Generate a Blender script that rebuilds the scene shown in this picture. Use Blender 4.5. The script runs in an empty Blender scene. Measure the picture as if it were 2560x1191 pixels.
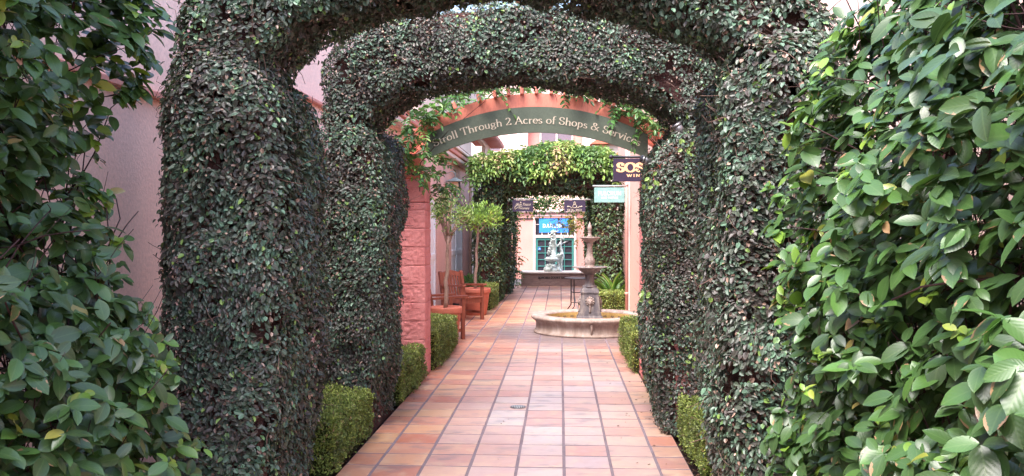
import bpy, bmesh, math, random
import numpy as np
from mathutils import Vector, Matrix, Euler
R = math.radians
PI = math.pi
rng = np.random.default_rng(7)
random.seed(7)
scene = bpy.context.scene
COL = scene.collection

# ------------------------------------------------------------------ helpers
def link(o, parent=None):
    COL.objects.link(o)
    if parent is not None:
        o.parent = parent
    return o

def tag(o, label=None, cat=None, group=None, kind=None):
    if label: o['label'] = label
    if cat: o['category'] = cat
    if group: o['group'] = group
    if kind: o['kind'] = kind
    return o

def thing(name, label, cat, loc=(0, 0, 0), rz=0, group=None):
    o = bpy.data.objects.new(name, None)
    o.empty_display_size = 0.1
    link(o)
    o.location = loc
    o.rotation_euler = (0, 0, rz)
    return tag(o, label, cat, group)

class MB:
    def __init__(s):
        s.v = []; s.f = []; s.sm = []
    def add(s, vs, fs, smooth=False):
        b = len(s.v)
        s.v += [tuple(p) for p in vs]
        s.f += [tuple(i + b for i in f) for f in fs]
        s.sm += [smooth] * len(fs)
        return s
    def box(s, c, d, rot=None, bev=0.0):
        hx, hy, hz = d[0] / 2, d[1] / 2, d[2] / 2
        if bev <= 0:
            vs = [(x * hx, y * hy, z * hz) for x in (-1, 1) for y in (-1, 1) for z in (-1, 1)]
            fs = [(0, 1, 3, 2), (4, 6, 7, 5), (0, 4, 5, 1), (2, 3, 7, 6), (0, 2, 6, 4), (1, 5, 7, 3)]
        else:
            bm = bmesh.new()
            bmesh.ops.create_cube(bm, size=1, matrix=Matrix.Diagonal((d[0], d[1], d[2], 1)))
            bmesh.ops.bevel(bm, geom=bm.edges[:], offset=bev, segments=1, affect='EDGES')
            bm.verts.index_update()
            vs = [tuple(v.co) for v in bm.verts]
            fs = [tuple(v.index for v in f.verts) for f in bm.faces]
            bm.free()
        M = Matrix.Translation(c)
        if rot is not None:
            M = M @ Euler(rot).to_matrix().to_4x4()
        return s.add([M @ Vector(p) for p in vs], fs)
    def lathe(s, prof, c=(0, 0, 0), n=24, smooth=True, wob=None):
        vs = []; fs = []
        for j, (r, z) in enumerate(prof):
            for i in range(n):
                a = 2 * PI * i / n
                rr = r * (wob(a, j) if wob else 1)
                vs.append((c[0] + rr * math.cos(a), c[1] + rr * math.sin(a), c[2] + z))
        for j in range(len(prof) - 1):
            for i in range(n):
                k = (i + 1) % n
                fs.append((j * n + i, j * n + k, (j + 1) * n + k, (j + 1) * n + i))
        if prof[0][0] > 1e-4: fs.append(tuple(range(n - 1, -1, -1)))
        if prof[-1][0] > 1e-4: fs.append(tuple((len(prof) - 1) * n + i for i in range(n)))
        return s.add(vs, fs, smooth)
    def tube(s, pts, rad, n=8, smooth=True):
        pts = [Vector(p) for p in pts]
        if not hasattr(rad, '__len__'): rad = [rad] * len(pts)
        vs = []; fs = []
        for j, p in enumerate(pts):
            d = (pts[min(j + 1, len(pts) - 1)] - pts[max(j - 1, 0)]).normalized()
            u = d.cross(Vector((0.13, 0.2, 0.97)))
            if u.length < 0.1: u = d.cross(Vector((1, 0, 0)))
            u.normalize(); w = d.cross(u)
            for i in range(n):
                a = 2 * PI * i / n
                vs.append(p + (u * math.cos(a) + w * math.sin(a)) * rad[j])
        for j in range(len(pts) - 1):
            for i in range(n):
                k = (i + 1) % n
                fs.append((j * n + i, j * n + k, (j + 1) * n + k, (j + 1) * n + i))
        fs.append(tuple(range(n - 1, -1, -1)))
        fs.append(tuple((len(pts) - 1) * n + i for i in range(n)))
        return s.add(vs, fs, smooth)
    def blob(s, c, r, n=10, sc=(1, 1, 1), lump=0.0):
        bm = bmesh.new()
        bmesh.ops.create_icosphere(bm, subdivisions=2, radius=1)
        bm.verts.index_update()
        vs = []
        for v in bm.verts:
            k = r * (1 + random.uniform(-lump, lump))
            vs.append((c[0] + v.co.x * k * sc[0], c[1] + v.co.y * k * sc[1], c[2] + v.co.z * k * sc[2]))
        fs = [tuple(v.index for v in f.verts) for f in bm.faces]
        bm.free()
        return s.add(vs, fs, True)
    def prism(s, poly, y0, y1, axis='y'):
        """poly in (x,z) extruded along y (or (y,z) along x when axis='x')"""
        n = len(poly)
        if axis == 'y':
            vs = [(p[0], y0, p[1]) for p in poly] + [(p[0], y1, p[1]) for p in poly]
        else:
            vs = [(y0, p[0], p[1]) for p in poly] + [(y1, p[0], p[1]) for p in poly]
        fs = [tuple(range(n)), tuple(range(2 * n - 1, n - 1, -1))]
        for i in range(n):
            k = (i + 1) % n
            fs.append((i, i + n, k + n, k))
        return s.add(vs, fs)
    def arcband(s, cx, xs, top, bot, y0, y1):
        """band between two z(x) curves"""
        vs = []; fs = []
        for x in xs:
            vs += [(cx + x, y0, bot(x)), (cx + x, y0, top(x)), (cx + x, y1, top(x)), (cx + x, y1, bot(x))]
        m = len(xs)
        for j in range(m - 1):
            a = j * 4; b = a + 4
            for k in range(4):
                k2 = (k + 1) % 4
                fs.append((a + k, a + k2, b + k2, b + k))
        fs.append((0, 3, 2, 1)); e = (m - 1) * 4
        fs.append((e, e + 1, e + 2, e + 3))
        return s.add(vs, fs)
    def build(s, name, mat, parent=None, recalc=True):
        me = bpy.data.meshes.new(name)
        me.from_pydata(s.v, [], s.f)
        me.polygons.foreach_set('use_smooth', s.sm)
        if recalc:
            bm = bmesh.new(); bm.from_mesh(me)
            bmesh.ops.recalc_face_normals(bm, faces=bm.faces[:])
            bm.to_mesh(me); bm.free()
        me.materials.append(mat)
        me.update()
        return link(bpy.data.objects.new(name, me), parent)

def hash3(i, j, k, seed):
    h = (i * 374761393 + j * 668265263 + k * 2147483647 + seed * 1274126177) & 0xffffffff
    h = ((h ^ (h >> 13)) * 1274126177) & 0xffffffff
    return ((h ^ (h >> 16)) & 0xffff) / 65535.0
def vnoise(P, scale, seed=0):
    """trilinear value noise, P (n,3) -> 0..1"""
    Q = np.asarray(P, float) * scale
    I = np.floor(Q).astype(np.int64); F = Q - I
    F = F * F * (3 - 2 * F)
    out = 0
    for a in (0, 1):
        for b in (0, 1):
            for c in (0, 1):
                w = (F[:, 0] if a else 1 - F[:, 0]) * (F[:, 1] if b else 1 - F[:, 1]) * (F[:, 2] if c else 1 - F[:, 2])
                out = out + w * hash3(I[:, 0] + a + 500, I[:, 1] + b + 500, I[:, 2] + c + 500, seed)
    return out
def nrm(v):
    return v / np.maximum(np.linalg.norm(v, axis=-1, keepdims=True), 1e-9)

# ------------------------------------------------------------------ materials
def newmat(name):
    m = bpy.data.materials.new(name); m.use_nodes = True
    nt = m.node_tree
    for n in list(nt.nodes): nt.nodes.remove(n)
    out = nt.nodes.new('ShaderNodeOutputMaterial')
    b = nt.nodes.new('ShaderNodeBsdfPrincipled')
    nt.links.new(b.outputs[0], out.inputs[0])
    return m, nt, b, out
def ramp(nt, stops, fac=None):
    r = nt.nodes.new('ShaderNodeValToRGB')
    e = r.color_ramp.elements
    e[0].position = stops[0][0]; e[0].color = (*stops[0][1], 1)
    e[1].position = stops[-1][0]; e[1].color = (*stops[-1][1], 1)
    for p, c in stops[1:-1]:
        x = e.new(p); x.color = (*c, 1)
    if fac is not None: nt.links.new(fac, r.inputs[0])
    return r
def noise(nt, scale, detail=4, rough=0.6, vec=None):
    n = nt.nodes.new('ShaderNodeTexNoise')
    n.inputs['Scale'].default_value = scale; n.inputs['Detail'].default_value = detail
    n.inputs['Roughness'].default_value = rough
    if vec is None:
        g = nt.nodes.new('ShaderNodeNewGeometry'); vec = g.outputs['Position']
    nt.links.new(vec, n.inputs['Vector'])
    return n
def mixc(nt, a, b, fac, mode='MIX'):
    m = nt.nodes.new('ShaderNodeMix'); m.data_type = 'RGBA'; m.blend_type = mode
    for s, i in ((a, 6), (b, 7)):
        if isinstance(s, tuple): m.inputs[i].default_value = (*s, 1)
        else: nt.links.new(s, m.inputs[i])
    if isinstance(fac, (int, float)): m.inputs[0].default_value = fac
    else: nt.links.new(fac, m.inputs[0])
    return m.outputs[2]
def mathn(nt, op, a, b=None, c=None, clamp=False):
    m = nt.nodes.new('ShaderNodeMath'); m.operation = op; m.use_clamp = clamp
    for i, s in enumerate((a, b, c)):
        if s is None: continue
        if isinstance(s, (int, float)): m.inputs[i].default_value = s
        else: nt.links.new(s, m.inputs[i])
    return m.outputs[0]
def mrange(nt, v, a, b, c=0.0, d=1.0):
    m = nt.nodes.new('ShaderNodeMapRange')
    nt.links.new(v, m.inputs[0])
    for i, x in enumerate((a, b, c, d)): m.inputs[i + 1].default_value = x
    return m.outputs[0]
def bump(nt, b, h, strength=0.3, dist=0.01):
    n = nt.nodes.new('ShaderNodeBump'); n.inputs['Strength'].default_value = strength
    n.inputs['Distance'].default_value = dist
    nt.links.new(h, n.inputs['Height']); nt.links.new(n.outputs[0], b.inputs['Normal'])

def mottled(name, c1, c2, scale=3, rough=0.7, fine=60, bstr=0.25, bdist=0.004, spec=0.4, metal=0.0, stretch=None, c3=None):
    m, nt, b, _ = newmat(name)
    g = nt.nodes.new('ShaderNodeTexCoord')
    vec = g.outputs['Object']
    if stretch:
        mp = nt.nodes.new('ShaderNodeMapping'); mp.inputs['Scale'].default_value = stretch
        nt.links.new(vec, mp.inputs[0]); vec = mp.outputs[0]
    n1 = noise(nt, scale, 6, 0.65, vec); n2 = noise(nt, fine, 4, 0.6, vec)
    stops = [(0.3, c1), (0.7, c2)] if c3 is None else [(0.28, c1), (0.5, c2), (0.75, c3)]
    r = ramp(nt, stops, n1.outputs[0])
    v = mrange(nt, n2.outputs[0], 0.2, 0.8, 0.82, 1.15)
    mul = nt.nodes.new('ShaderNodeVectorMath'); mul.operation = 'SCALE'
    nt.links.new(r.outputs[0], mul.inputs[0]); nt.links.new(v, mul.inputs['Scale'])
    nt.links.new(mul.outputs[0], b.inputs['Base Color'])
    b.inputs['Roughness'].default_value = rough
    b.inputs['Specular IOR Level'].default_value = spec
    b.inputs['Metallic'].default_value = metal
    bump(nt, b, n2.outputs[0], bstr, bdist)
    return m

def leafmat(name, stops, rough=0.35, trans=0.12, vein=0.0, spec=0.5, burn=0.0, under=(0.09, 0.13, 0.07), var=12):
    m, nt, b, out = newmat(name)
    a = nt.nodes.new('ShaderNodeAttribute'); a.attribute_name = 'leaf'
    s = nt.nodes.new('ShaderNodeSeparateColor'); nt.links.new(a.outputs['Color'], s.inputs[0])
    r = ramp(nt, stops, s.outputs[0])
    col = r.outputs[0]
    nz = noise(nt, var, 3, 0.6)
    col = mixc(nt, col, (0.5, 0.5, 0.5), mrange(nt, nz.outputs[0], 0.3, 0.75, 0.0, 0.0))if False else col
    if vein > 0:
        # midrib and side veins from the leaf's own coordinates (G along, B across with 0.5 = midrib)
        v = mathn(nt, 'ABSOLUTE', mathn(nt, 'SUBTRACT', s.outputs[2], 0.5))
        mid = mathn(nt, 'LESS_THAN', v, 0.035)
        w = mathn(nt, 'SINE', mathn(nt, 'MULTIPLY', mathn(nt, 'SUBTRACT', s.outputs[1], mathn(nt, 'MULTIPLY', v, 0.7)), 44.0))
        side = mathn(nt, 'MULTIPLY', mathn(nt, 'GREATER_THAN', w, 0.9), 0.35)
        f = mathn(nt, 'MULTIPLY', mathn(nt, 'MAXIMUM', mid, side), vein)
        col = mixc(nt, col, (0.22, 0.32, 0.12), f)
        hb = mathn(nt, 'ADD', mathn(nt, 'MULTIPLY', w, 0.3), mathn(nt, 'MULTIPLY', mid, -1.0))
        bump(nt, b, hb, 0.10, 0.002)
    if burn > 0:
        v = mathn(nt, 'ABSOLUTE', mathn(nt, 'SUBTRACT', s.outputs[2], 0.5))
        n3 = noise(nt, 28, 3, 0.6)
        e = mathn(nt, 'ADD', mathn(nt, 'MULTIPLY', v, 1.0), n3.outputs[0])
        e = mathn(nt, 'ADD', e, mathn(nt, 'MULTIPLY', mathn(nt, 'SUBTRACT', s.outputs[1], 0.5), 0.5))
        f = mathn(nt, 'MULTIPLY', mathn(nt, 'GREATER_THAN', e, 0.98), mathn(nt, 'GREATER_THAN', a.outputs['Alpha'], 1 - burn))
        col = mixc(nt, col, (0.42, 0.2, 0.12), f)
    geo = nt.nodes.new('ShaderNodeNewGeometry')
    col = mixc(nt, col, under, mathn(nt, 'MULTIPLY', geo.outputs['Backfacing'], 0.45))
    nt.links.new(col, b.inputs['Base Color'])
    b.inputs['Roughness'].default_value = rough
    b.inputs['Specular IOR Level'].default_value = spec
    t = nt.nodes.new('ShaderNodeBsdfTranslucent')
    tc = mixc(nt, col, (0.25, 0.45, 0.05), 0.3)
    nt.links.new(tc, t.inputs[0])
    mx = nt.nodes.new('ShaderNodeMixShader'); mx.inputs[0].default_value = trans
    nt.links.new(b.outputs[0], mx.inputs[1]); nt.links.new(t.outputs[0], mx.inputs[2])
    nt.links.new(mx.outputs[0], out.inputs[0])
    return m

def plain(name, c, rough=0.6, metal=0.0, spec=0.5):
    return mottled(name, tuple(x * 0.9 for x in c), tuple(min(1, x * 1.08) for x in c), 8, rough, 90, 0.1, 0.002, spec, metal)

M = {}
# leaf colour ramps: position = per leaf value
M['fig'] = leafmat('creeping_fig_leaf', [(0.0, (0.070, 0.056, 0.052)), (0.14, (0.056, 0.060, 0.050)), (0.35, (0.068, 0.088, 0.062)), (0.6, (0.082, 0.14, 0.10)),
    (0.86, (0.13, 0.235, 0.15)), (0.9, (0.19, 0.31, 0.07)), (0.93, (0.12, 0.07, 0.055)), (1.0, (0.42, 0.28, 0.22))], 0.42, 0.1, spec=0.5, under=(0.10, 0.11, 0.09))
M['figfar'] = leafmat('far_fig_leaf', [(0.0, (0.025, 0.045, 0.02)), (0.4, (0.04, 0.075, 0.03)), (0.7, (0.07, 0.12, 0.045)),
    (0.9, (0.11, 0.18, 0.05)), (1.0, (0.28, 0.2, 0.1))], 0.4, 0.1)
M['shrub'] = leafmat('glossy_shrub_leaf', [(0.0, (0.016, 0.032, 0.016)), (0.3, (0.030, 0.075, 0.022)), (0.58, (0.050, 0.130, 0.028)),
    (0.84, (0.085, 0.205, 0.034)), (0.91, (0.22, 0.38, 0.03)), (0.96, (0.42, 0.42, 0.05)), (1.0, (0.5, 0.24, 0.14))], 0.31, 0.14, vein=0.18, spec=0.5, burn=0.14, under=(0.06, 0.11, 0.035))
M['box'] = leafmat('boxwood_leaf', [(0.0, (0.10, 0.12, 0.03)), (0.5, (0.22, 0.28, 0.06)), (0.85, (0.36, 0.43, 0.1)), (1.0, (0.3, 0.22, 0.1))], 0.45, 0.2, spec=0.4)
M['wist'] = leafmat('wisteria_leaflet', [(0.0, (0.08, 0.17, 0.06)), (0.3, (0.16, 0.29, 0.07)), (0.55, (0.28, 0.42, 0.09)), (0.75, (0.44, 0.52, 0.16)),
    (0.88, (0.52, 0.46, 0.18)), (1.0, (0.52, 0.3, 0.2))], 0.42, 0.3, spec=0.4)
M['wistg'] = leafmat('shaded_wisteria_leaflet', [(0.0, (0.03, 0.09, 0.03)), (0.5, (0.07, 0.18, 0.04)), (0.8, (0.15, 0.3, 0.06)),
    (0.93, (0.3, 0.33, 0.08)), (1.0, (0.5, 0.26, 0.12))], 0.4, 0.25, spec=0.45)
M['autumn'] = leafmat('autumn_leaflet', [(0.0, (0.14, 0.26, 0.05)), (0.4, (0.4, 0.4, 0.08)), (0.75, (0.55, 0.36, 0.1)), (1.0, (0.5, 0.22, 0.1))], 0.5, 0.3, spec=0.3)
M['olive'] = leafmat('patio_tree_leaf', [(0.0, (0.14, 0.24, 0.05)), (0.5, (0.26, 0.42, 0.07)), (0.9, (0.42, 0.58, 0.1)), (1.0, (0.5, 0.45, 0.12))], 0.45, 0.3, spec=0.4)
M['olivepale'] = leafmat('pale_tree_leaf', [(0.0, (0.14, 0.23, 0.07)), (0.5, (0.28, 0.40, 0.12)), (0.9, (0.42, 0.54, 0.18)), (1.0, (0.5, 0.38, 0.15))], 0.45, 0.25, spec=0.4)
M['strap'] = leafmat('strap_leaf', [(0.0, (0.06, 0.16, 0.03)), (0.6, (0.14, 0.32, 0.05)), (1.0, (0.45, 0.45, 0.1))], 0.35, 0.2, spec=0.5)
M['litter'] = leafmat('dry_leaf', [(0.0, (0.04, 0.02, 0.015)), (0.6, (0.09, 0.045, 0.03)), (1.0, (0.28, 0.15, 0.1))], 0.8, 0.05, spec=0.2)
M['core'] = mottled('woody_stem_tangle', (0.04, 0.022, 0.022), (0.15, 0.07, 0.06), 5, 0.9, 45, 0.9, 0.03, 0.2)
M['corebox'] = mottled('boxwood_inner_twigs', (0.03, 0.035, 0.012), (0.06, 0.07, 0.02), 9, 0.9, 50, 0.8, 0.02, 0.2)
M['twig'] = mottled('dark_twig_bark', (0.022, 0.01, 0.012), (0.06, 0.026, 0.026), 14, 0.75, 80, 0.3, 0.003, 0.3)
M['ivytwig'] = mottled('pale_ivy_stem', (0.09, 0.045, 0.04), (0.24, 0.15, 0.12), 14, 0.8, 80, 0.3, 0.003, 0.3)
M['bark'] = mottled('patio_tree_bark', (0.2, 0.13, 0.1), (0.36, 0.25, 0.2), 9, 0.85, 60, 0.5, 0.006, 0.3)
M['soil'] = mottled('dark_soil', (0.018, 0.009, 0.008), (0.05, 0.026, 0.022), 6, 0.95, 70, 1.0, 0.02, 0.2)
M['split'] = mottled('pink_split_face_block', (0.48, 0.155, 0.15), (0.60, 0.225, 0.215), 3.5, 0.85, 70, 0.4, 0.006, 0.25, c3=(0.67, 0.285, 0.27))
M['beam'] = mottled('salmon_painted_timber', (0.53, 0.16, 0.11), (0.66, 0.22, 0.155), 3, 0.6, 60, 0.3, 0.003, 0.35, stretch=(1, 1, 0.4))
M['pinkwall'] = mottled('pale_pink_stucco', (0.82, 0.56, 0.49), (0.90, 0.64, 0.56), 1.1, 0.85, 45, 0.45, 0.008, 0.2)
M['pinkwall2'] = mottled('salmon_pink_stucco', (0.62, 0.36, 0.31), (0.70, 0.43, 0.37), 0.8, 0.85, 30, 0.3, 0.006, 0.2)
M['pinkdeep'] = mottled('deep_salmon_stucco', (0.56, 0.25, 0.21), (0.63, 0.30, 0.25), 0.8, 0.8, 30, 0.3, 0.006, 0.2)
M['peach'] = mottled('peach_stucco', (0.54, 0.33, 0.27), (0.61, 0.385, 0.31), 1, 0.8, 30, 0.25, 0.005, 0.25)
M['cream'] = mottled('cream_pink_stucco', (0.62, 0.47, 0.4), (0.70, 0.54, 0.46), 0.9, 0.85, 30, 0.3, 0.006, 0.2)
M['white'] = mottled('white_painted_wood', (0.8, 0.79, 0.80), (0.88, 0.87, 0.87), 2, 0.5, 40, 0.15, 0.002, 0.4)
M['trim'] = mottled('pale_trim_paint', (0.58, 0.43, 0.39), (0.66, 0.50, 0.45), 2, 0.55, 50, 0.15, 0.003, 0.35)
M['ochre'] = mottled('ochre_soffit', (0.5, 0.27, 0.12), (0.62, 0.36, 0.18), 2, 0.8, 40, 0.2, 0.004, 0.2)
M['rooftile'] = mottled('red_clay_roof', (0.45, 0.12, 0.07), (0.62, 0.2, 0.12), 4, 0.75, 50, 0.4, 0.008, 0.3)
M['glass'] = plain('dark_window_glass', (0.04, 0.035, 0.045), 0.12, 0, 0.6)
M['mauveglass'] = plain('mauve_window_glass', (0.16, 0.11, 0.14), 0.2, 0, 0.6)
M['green'] = plain('teal_green_door_paint', (0.045, 0.2, 0.17), 0.4)
M['signgreen'] = mottled('grey_green_sign_paint', (0.048, 0.060, 0.042), (0.082, 0.100, 0.072), 3.2, 0.55, 50, 0.15, 0.002, 0.35)
M['letter'] = plain('cream_lettering', (0.46, 0.39, 0.30), 0.5)
M['signnavy'] = mottled('dark_plum_sign_paint', (0.03, 0.018, 0.042), (0.04, 0.026, 0.058), 6, 0.45, 50, 0.1, 0.001, 0.4)
M['peachletter'] = plain('peach_gold_lettering', (0.85, 0.5, 0.27), 0.5)
M['teal'] = mottled('pale_teal_sign_paint', (0.16, 0.30, 0.285), (0.24, 0.40, 0.375), 14, 0.5, 60, 0.1, 0.001, 0.4)
M['whiteletter'] = plain('white_lettering', (0.85, 0.85, 0.83), 0.5)
M['blue'] = plain('bright_blue_sign_paint', (0.025, 0.22, 0.75), 0.45)
M['black'] = plain('black_metal', (0.022, 0.02, 0.028), 0.45, 0.3)
M['steel'] = plain('grey_lamp_metal', (0.2, 0.19, 0.2), 0.35, 0.7)
M['greypole'] = plain('grey_bracket_paint', (0.4, 0.41, 0.4), 0.45, 0.2)
M['glow'] = plain('amber_lantern_glass', (0.75, 0.5, 0.3), 0.3)
M['patina'] = plain('verdigris_copper', (0.3, 0.36, 0.33), 0.6, 0.3)
M['wood'] = mottled('red_brown_teak', (0.16, 0.04, 0.025), (0.29, 0.08, 0.045), 3.5, 0.45, 60, 0.3, 0.002, 0.45, stretch=(8, 8, 1.2))
M['terra'] = mottled('terracotta_pot_clay', (0.38, 0.10, 0.065), (0.48, 0.145, 0.09), 5, 0.6, 60, 0.2, 0.003, 0.35)
M['pipe'] = mottled('pale_pink_downpipe', (0.56, 0.31, 0.26), (0.62, 0.36, 0.30), 2, 0.5, 50, 0.1, 0.002, 0.4)
M['basin'] = mottled('weathered_cast_stone', (0.19, 0.13, 0.11), (0.31, 0.235, 0.20), 4, 0.7, 40, 0.5, 0.006, 0.3, stretch=(2.5, 2.5, 0.6), c3=(0.46, 0.39, 0.35))
M['fstone'] = mottled('charcoal_fountain_stone', (0.05, 0.045, 0.052), (0.11, 0.095, 0.105), 6, 0.6, 40, 0.5, 0.006, 0.4, stretch=(2, 2, 0.7), c3=(0.3, 0.25, 0.22))
M['fstone2'] = mottled('weathered_grey_bowl_stone', (0.09, 0.075, 0.075), (0.19, 0.16, 0.155), 8, 0.65, 50, 0.5, 0.006, 0.35, c3=(0.32, 0.28, 0.26))
M['fpale'] = mottled('lichened_upper_stone', (0.13, 0.095, 0.085), (0.26, 0.2, 0.18), 9, 0.7, 50, 0.5, 0.006, 0.3, c3=(0.4, 0.33, 0.3))
M['water'] = plain('shallow_dark_water', (0.04, 0.035, 0.03), 0.06, 0, 0.7)
M['statue'] = mottled('pale_grey_green_statue_stone', (0.34, 0.39, 0.38), (0.62, 0.68, 0.66), 9, 0.6, 50, 0.3, 0.004, 0.4)
M['taupe'] = mottled('taupe_brick_planter', (0.2, 0.13, 0.125), (0.38, 0.27, 0.25), 5, 0.85, 40, 0.4, 0.005, 0.25, stretch=(1.2, 1, 7))
M['capstone'] = plain('pale_planter_cap', (0.55, 0.46, 0.42), 0.6)
M['asphalt'] = plain('street_asphalt', (0.05, 0.05, 0.052), 0.9)

# floor tiles ---------------------------------------------------------
def tile_material():
    m, nt, b, _ = newmat('terracotta_paver')
    a = nt.nodes.new('ShaderNodeAttribute'); a.attribute_name = 'leaf'
    s = nt.nodes.new('ShaderNodeSeparateColor'); nt.links.new(a.outputs['Color'], s.inputs[0])
    base = ramp(nt, [(0.0, (0.37, 0.12, 0.07)), (0.3, (0.44, 0.165, 0.095)), (0.6, (0.49, 0.23, 0.14)), (0.85, (0.50, 0.28, 0.145)), (1.0, (0.45, 0.22, 0.16))], s.outputs[0])
    # worn, paler middle of the walk
    worn = ramp(nt, [(0.0, (0.42, 0.235, 0.20)), (0.4, (0.44, 0.30, 0.265)), (0.75, (0.46, 0.355, 0.32)), (1.0, (0.40, 0.34, 0.345))], s.outputs[1])
    geo = nt.nodes.new('ShaderNodeNewGeometry')
    n0 = noise(nt, 0.9, 3, 0.5)
    wf = mathn(nt, 'ADD', s.outputs[2], mathn(nt, 'MULTIPLY', mathn(nt, 'SUBTRACT', n0.outputs[0], 0.5), 0.9), clamp=True)
    col = mixc(nt, base.outputs[0], worn.outputs[0], wf)
    # mottling inside each tile
    n1 = noise(nt, 7, 5, 0.6)
    col = mixc(nt, col, (0.62, 0.5, 0.34), mrange(nt, n1.outputs[0], 0.5, 0.72, 0, 0.38))
    n1b = noise(nt, 13, 4, 0.6)
    col = mixc(nt, col, (0.36, 0.2, 0.19), mrange(nt, n1b.outputs[0], 0.52, 0.72, 0, 0.45))
    mp = nt.nodes.new('ShaderNodeMapping'); mp.inputs['Scale'].default_value = (1, 1.8, 1)
    nt.links.new(geo.outputs['Position'], mp.inputs[0])
    n2 = noise(nt, 3.2, 4, 0.55, mp.outputs[0])
    col = mixc(nt, col, (0.14, 0.12, 0.13), mrange(nt, n2.outputs[0], 0.55, 0.66, 0, 0.5))
    # damp grey ring round the fountain
    vd = nt.nodes.new('ShaderNodeVectorMath'); vd.operation = 'DISTANCE'
    nt.links.new(geo.outputs['Position'], vd.inputs[0]); vd.inputs[1].default_value = (0.40, 13.9, 0)
    n4 = noise(nt, 4, 4, 0.6)
    dd = mathn(nt, 'ADD', vd.outputs['Value'], mathn(nt, 'MULTIPLY', n4.outputs[0], 0.55))
    col = mixc(nt, col, (0.10, 0.10, 0.115), mathn(nt, 'SUBTRACT', 0.78, mrange(nt, dd, 1.5, 2.3, 0, 0.78), clamp=True))
    nt.links.new(col, b.inputs['Base Color'])
    n3 = noise(nt, 60, 4, 0.6)
    nt.links.new(mrange(nt, n1.outputs[0], 0.3, 0.7, 0.32, 0.52), b.inputs['Roughness'])
    b.inputs['Specular IOR Level'].default_value = 0.5
    bump(nt, b, n3.outputs[0], 0.25, 0.003)
    return m
M['tile'] = tile_material()
M['bandtile'] = mottled('amber_glazed_tile', (0.5, 0.26, 0.08), (0.7, 0.5, 0.2), 16, 0.3, 40, 0.1, 0.002, 0.5)
M['bandmotif'] = plain('dark_glazed_motif', (0.12, 0.09, 0.1), 0.3)
M['grout'] = mottled('grey_mortar', (0.15, 0.115, 0.13), (0.22, 0.17, 0.19), 5, 0.9, 80, 0.4, 0.004, 0.2)

# ------------------------------------------------------------------ leaves
# templates: verts (along, across, lift), faces
T_SMALL = (np.array([(0, 0, 0), (0.3, -0.5, 0.10), (0.72, -0.40, 0.08), (1, 0, -0.05), (0.72, 0.40, 0.08), (0.3, 0.5, 0.10)]),
           [(0, 1, 2, 3), (0, 3, 4, 5)])
def big_template():
    st = [(0.0, 0.04), (0.08, 0.22), (0.2, 0.41), (0.4, 0.5), (0.62, 0.485), (0.8, 0.34), (0.93, 0.13), (1.0, 0.0)]
    vs = []
    for u, w in st:
        bend = -0.20 * u * u + 0.04 * u
        vs += [(u, -w, bend + 0.22 * w - .12 * w * w * 2), (u, 0, bend), (u, w, bend + 0.22 * w - .12 * w * w * 2)]
    fs = []
    for j in range(len(st) - 1):
        a = j * 3
        fs += [(a, a + 1, a + 4, a + 3), (a + 1, a + 2, a + 5, a + 4)]
    return np.array(vs), fs
T_BIG = big_template()
T_STRAP = (np.array([(u, s * w, 0.55 * u * (1 - u) * 2 * 0.5 - 0.12 * u ** 3 + 0.05 * abs(s)) for u, w in ((0, .5), (.25, .6), (.5, .55), (.75, .35), (1, .02)) for s in (-1, 0, 1)]),
           [f for j in range(4) for f in ((j * 3, j * 3 + 1, j * 3 + 4, j * 3 + 3), (j * 3 + 1, j * 3 + 2, j * 3 + 5, j * 3 + 4))])

def make_leaves(name, P, D, N, L, W, tint, mat, parent=None, tpl=T_SMALL, smooth=False):
    """P base point, D direction, N leaf normal (all n,3), L length, W width, tint 0..1"""
    n = len(P)
    if n == 0: return None
    D = nrm(D); B = nrm(np.cross(N, D)); N2 = np.cross(D, B)
    tv, tf = tpl
    k = len(tv)
    L = np.broadcast_to(L, (n,)); W = np.broadcast_to(W, (n,))
    V = (P[:, None, :] + D[:, None, :] * (tv[None, :, 0, None] * L[:, None, None])
         + B[:, None, :] * (tv[None, :, 1, None] * W[:, None, None])
         + N2[:, None, :] * (tv[None, :, 2, None] * L[:, None, None]))
    V = V.reshape(-1, 3)
    me = bpy.data.meshes.new(name)
    me.vertices.add(n * k)
    me.vertices.foreach_set('co', V.astype(np.float32).ravel())
    fl = np.array([len(f) for f in tf]); idx = np.concatenate([np.array(f) for f in tf])
    loops = (idx[None, :] + (np.arange(n) * k)[:, None]).ravel()
    me.loops.add(len(loops)); me.loops.foreach_set('vertex_index', loops.astype(np.int32))
    tot = np.tile(fl, n); start = np.concatenate([[0], np.cumsum(tot)[:-1]])
    me.polygons.add(len(tot))
    me.polygons.foreach_set('loop_start', start.astype(np.int32))
    me.polygons.foreach_set('loop_total', tot.astype(np.int32))
    me.polygons.foreach_set('use_smooth', np.full(len(tot), smooth))
    at = me.attributes.new('leaf', 'FLOAT_COLOR', 'POINT')
    c = np.empty((n, k, 4), np.float32)
    c[:, :, 0] = np.asarray(tint)[:, None]
    c[:, :, 1] = tv[None, :, 0]
    c[:, :, 2] = tv[None, :, 1] + 0.5
    c[:, :, 3] = rng.random(n)[:, None]
    at.data.foreach_set('color', c.ravel())
    me.materials.append(mat)
    me.update(calc_edges=True); me.validate()
    return link(bpy.data.objects.new(name, me), parent)

def tubes_np(name, paths, rads, mat, parent=None, sides=4):
    """many thin twigs as one mesh; paths list of (m,3)"""
    mb = MB()
    for p, r in zip(paths, rads):
        mb.tube([tuple(q) for q in p], list(np.linspace(r, r * 0.5, len(p))), sides)
    return mb.build(name, mat, parent, recalc=False)

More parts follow.
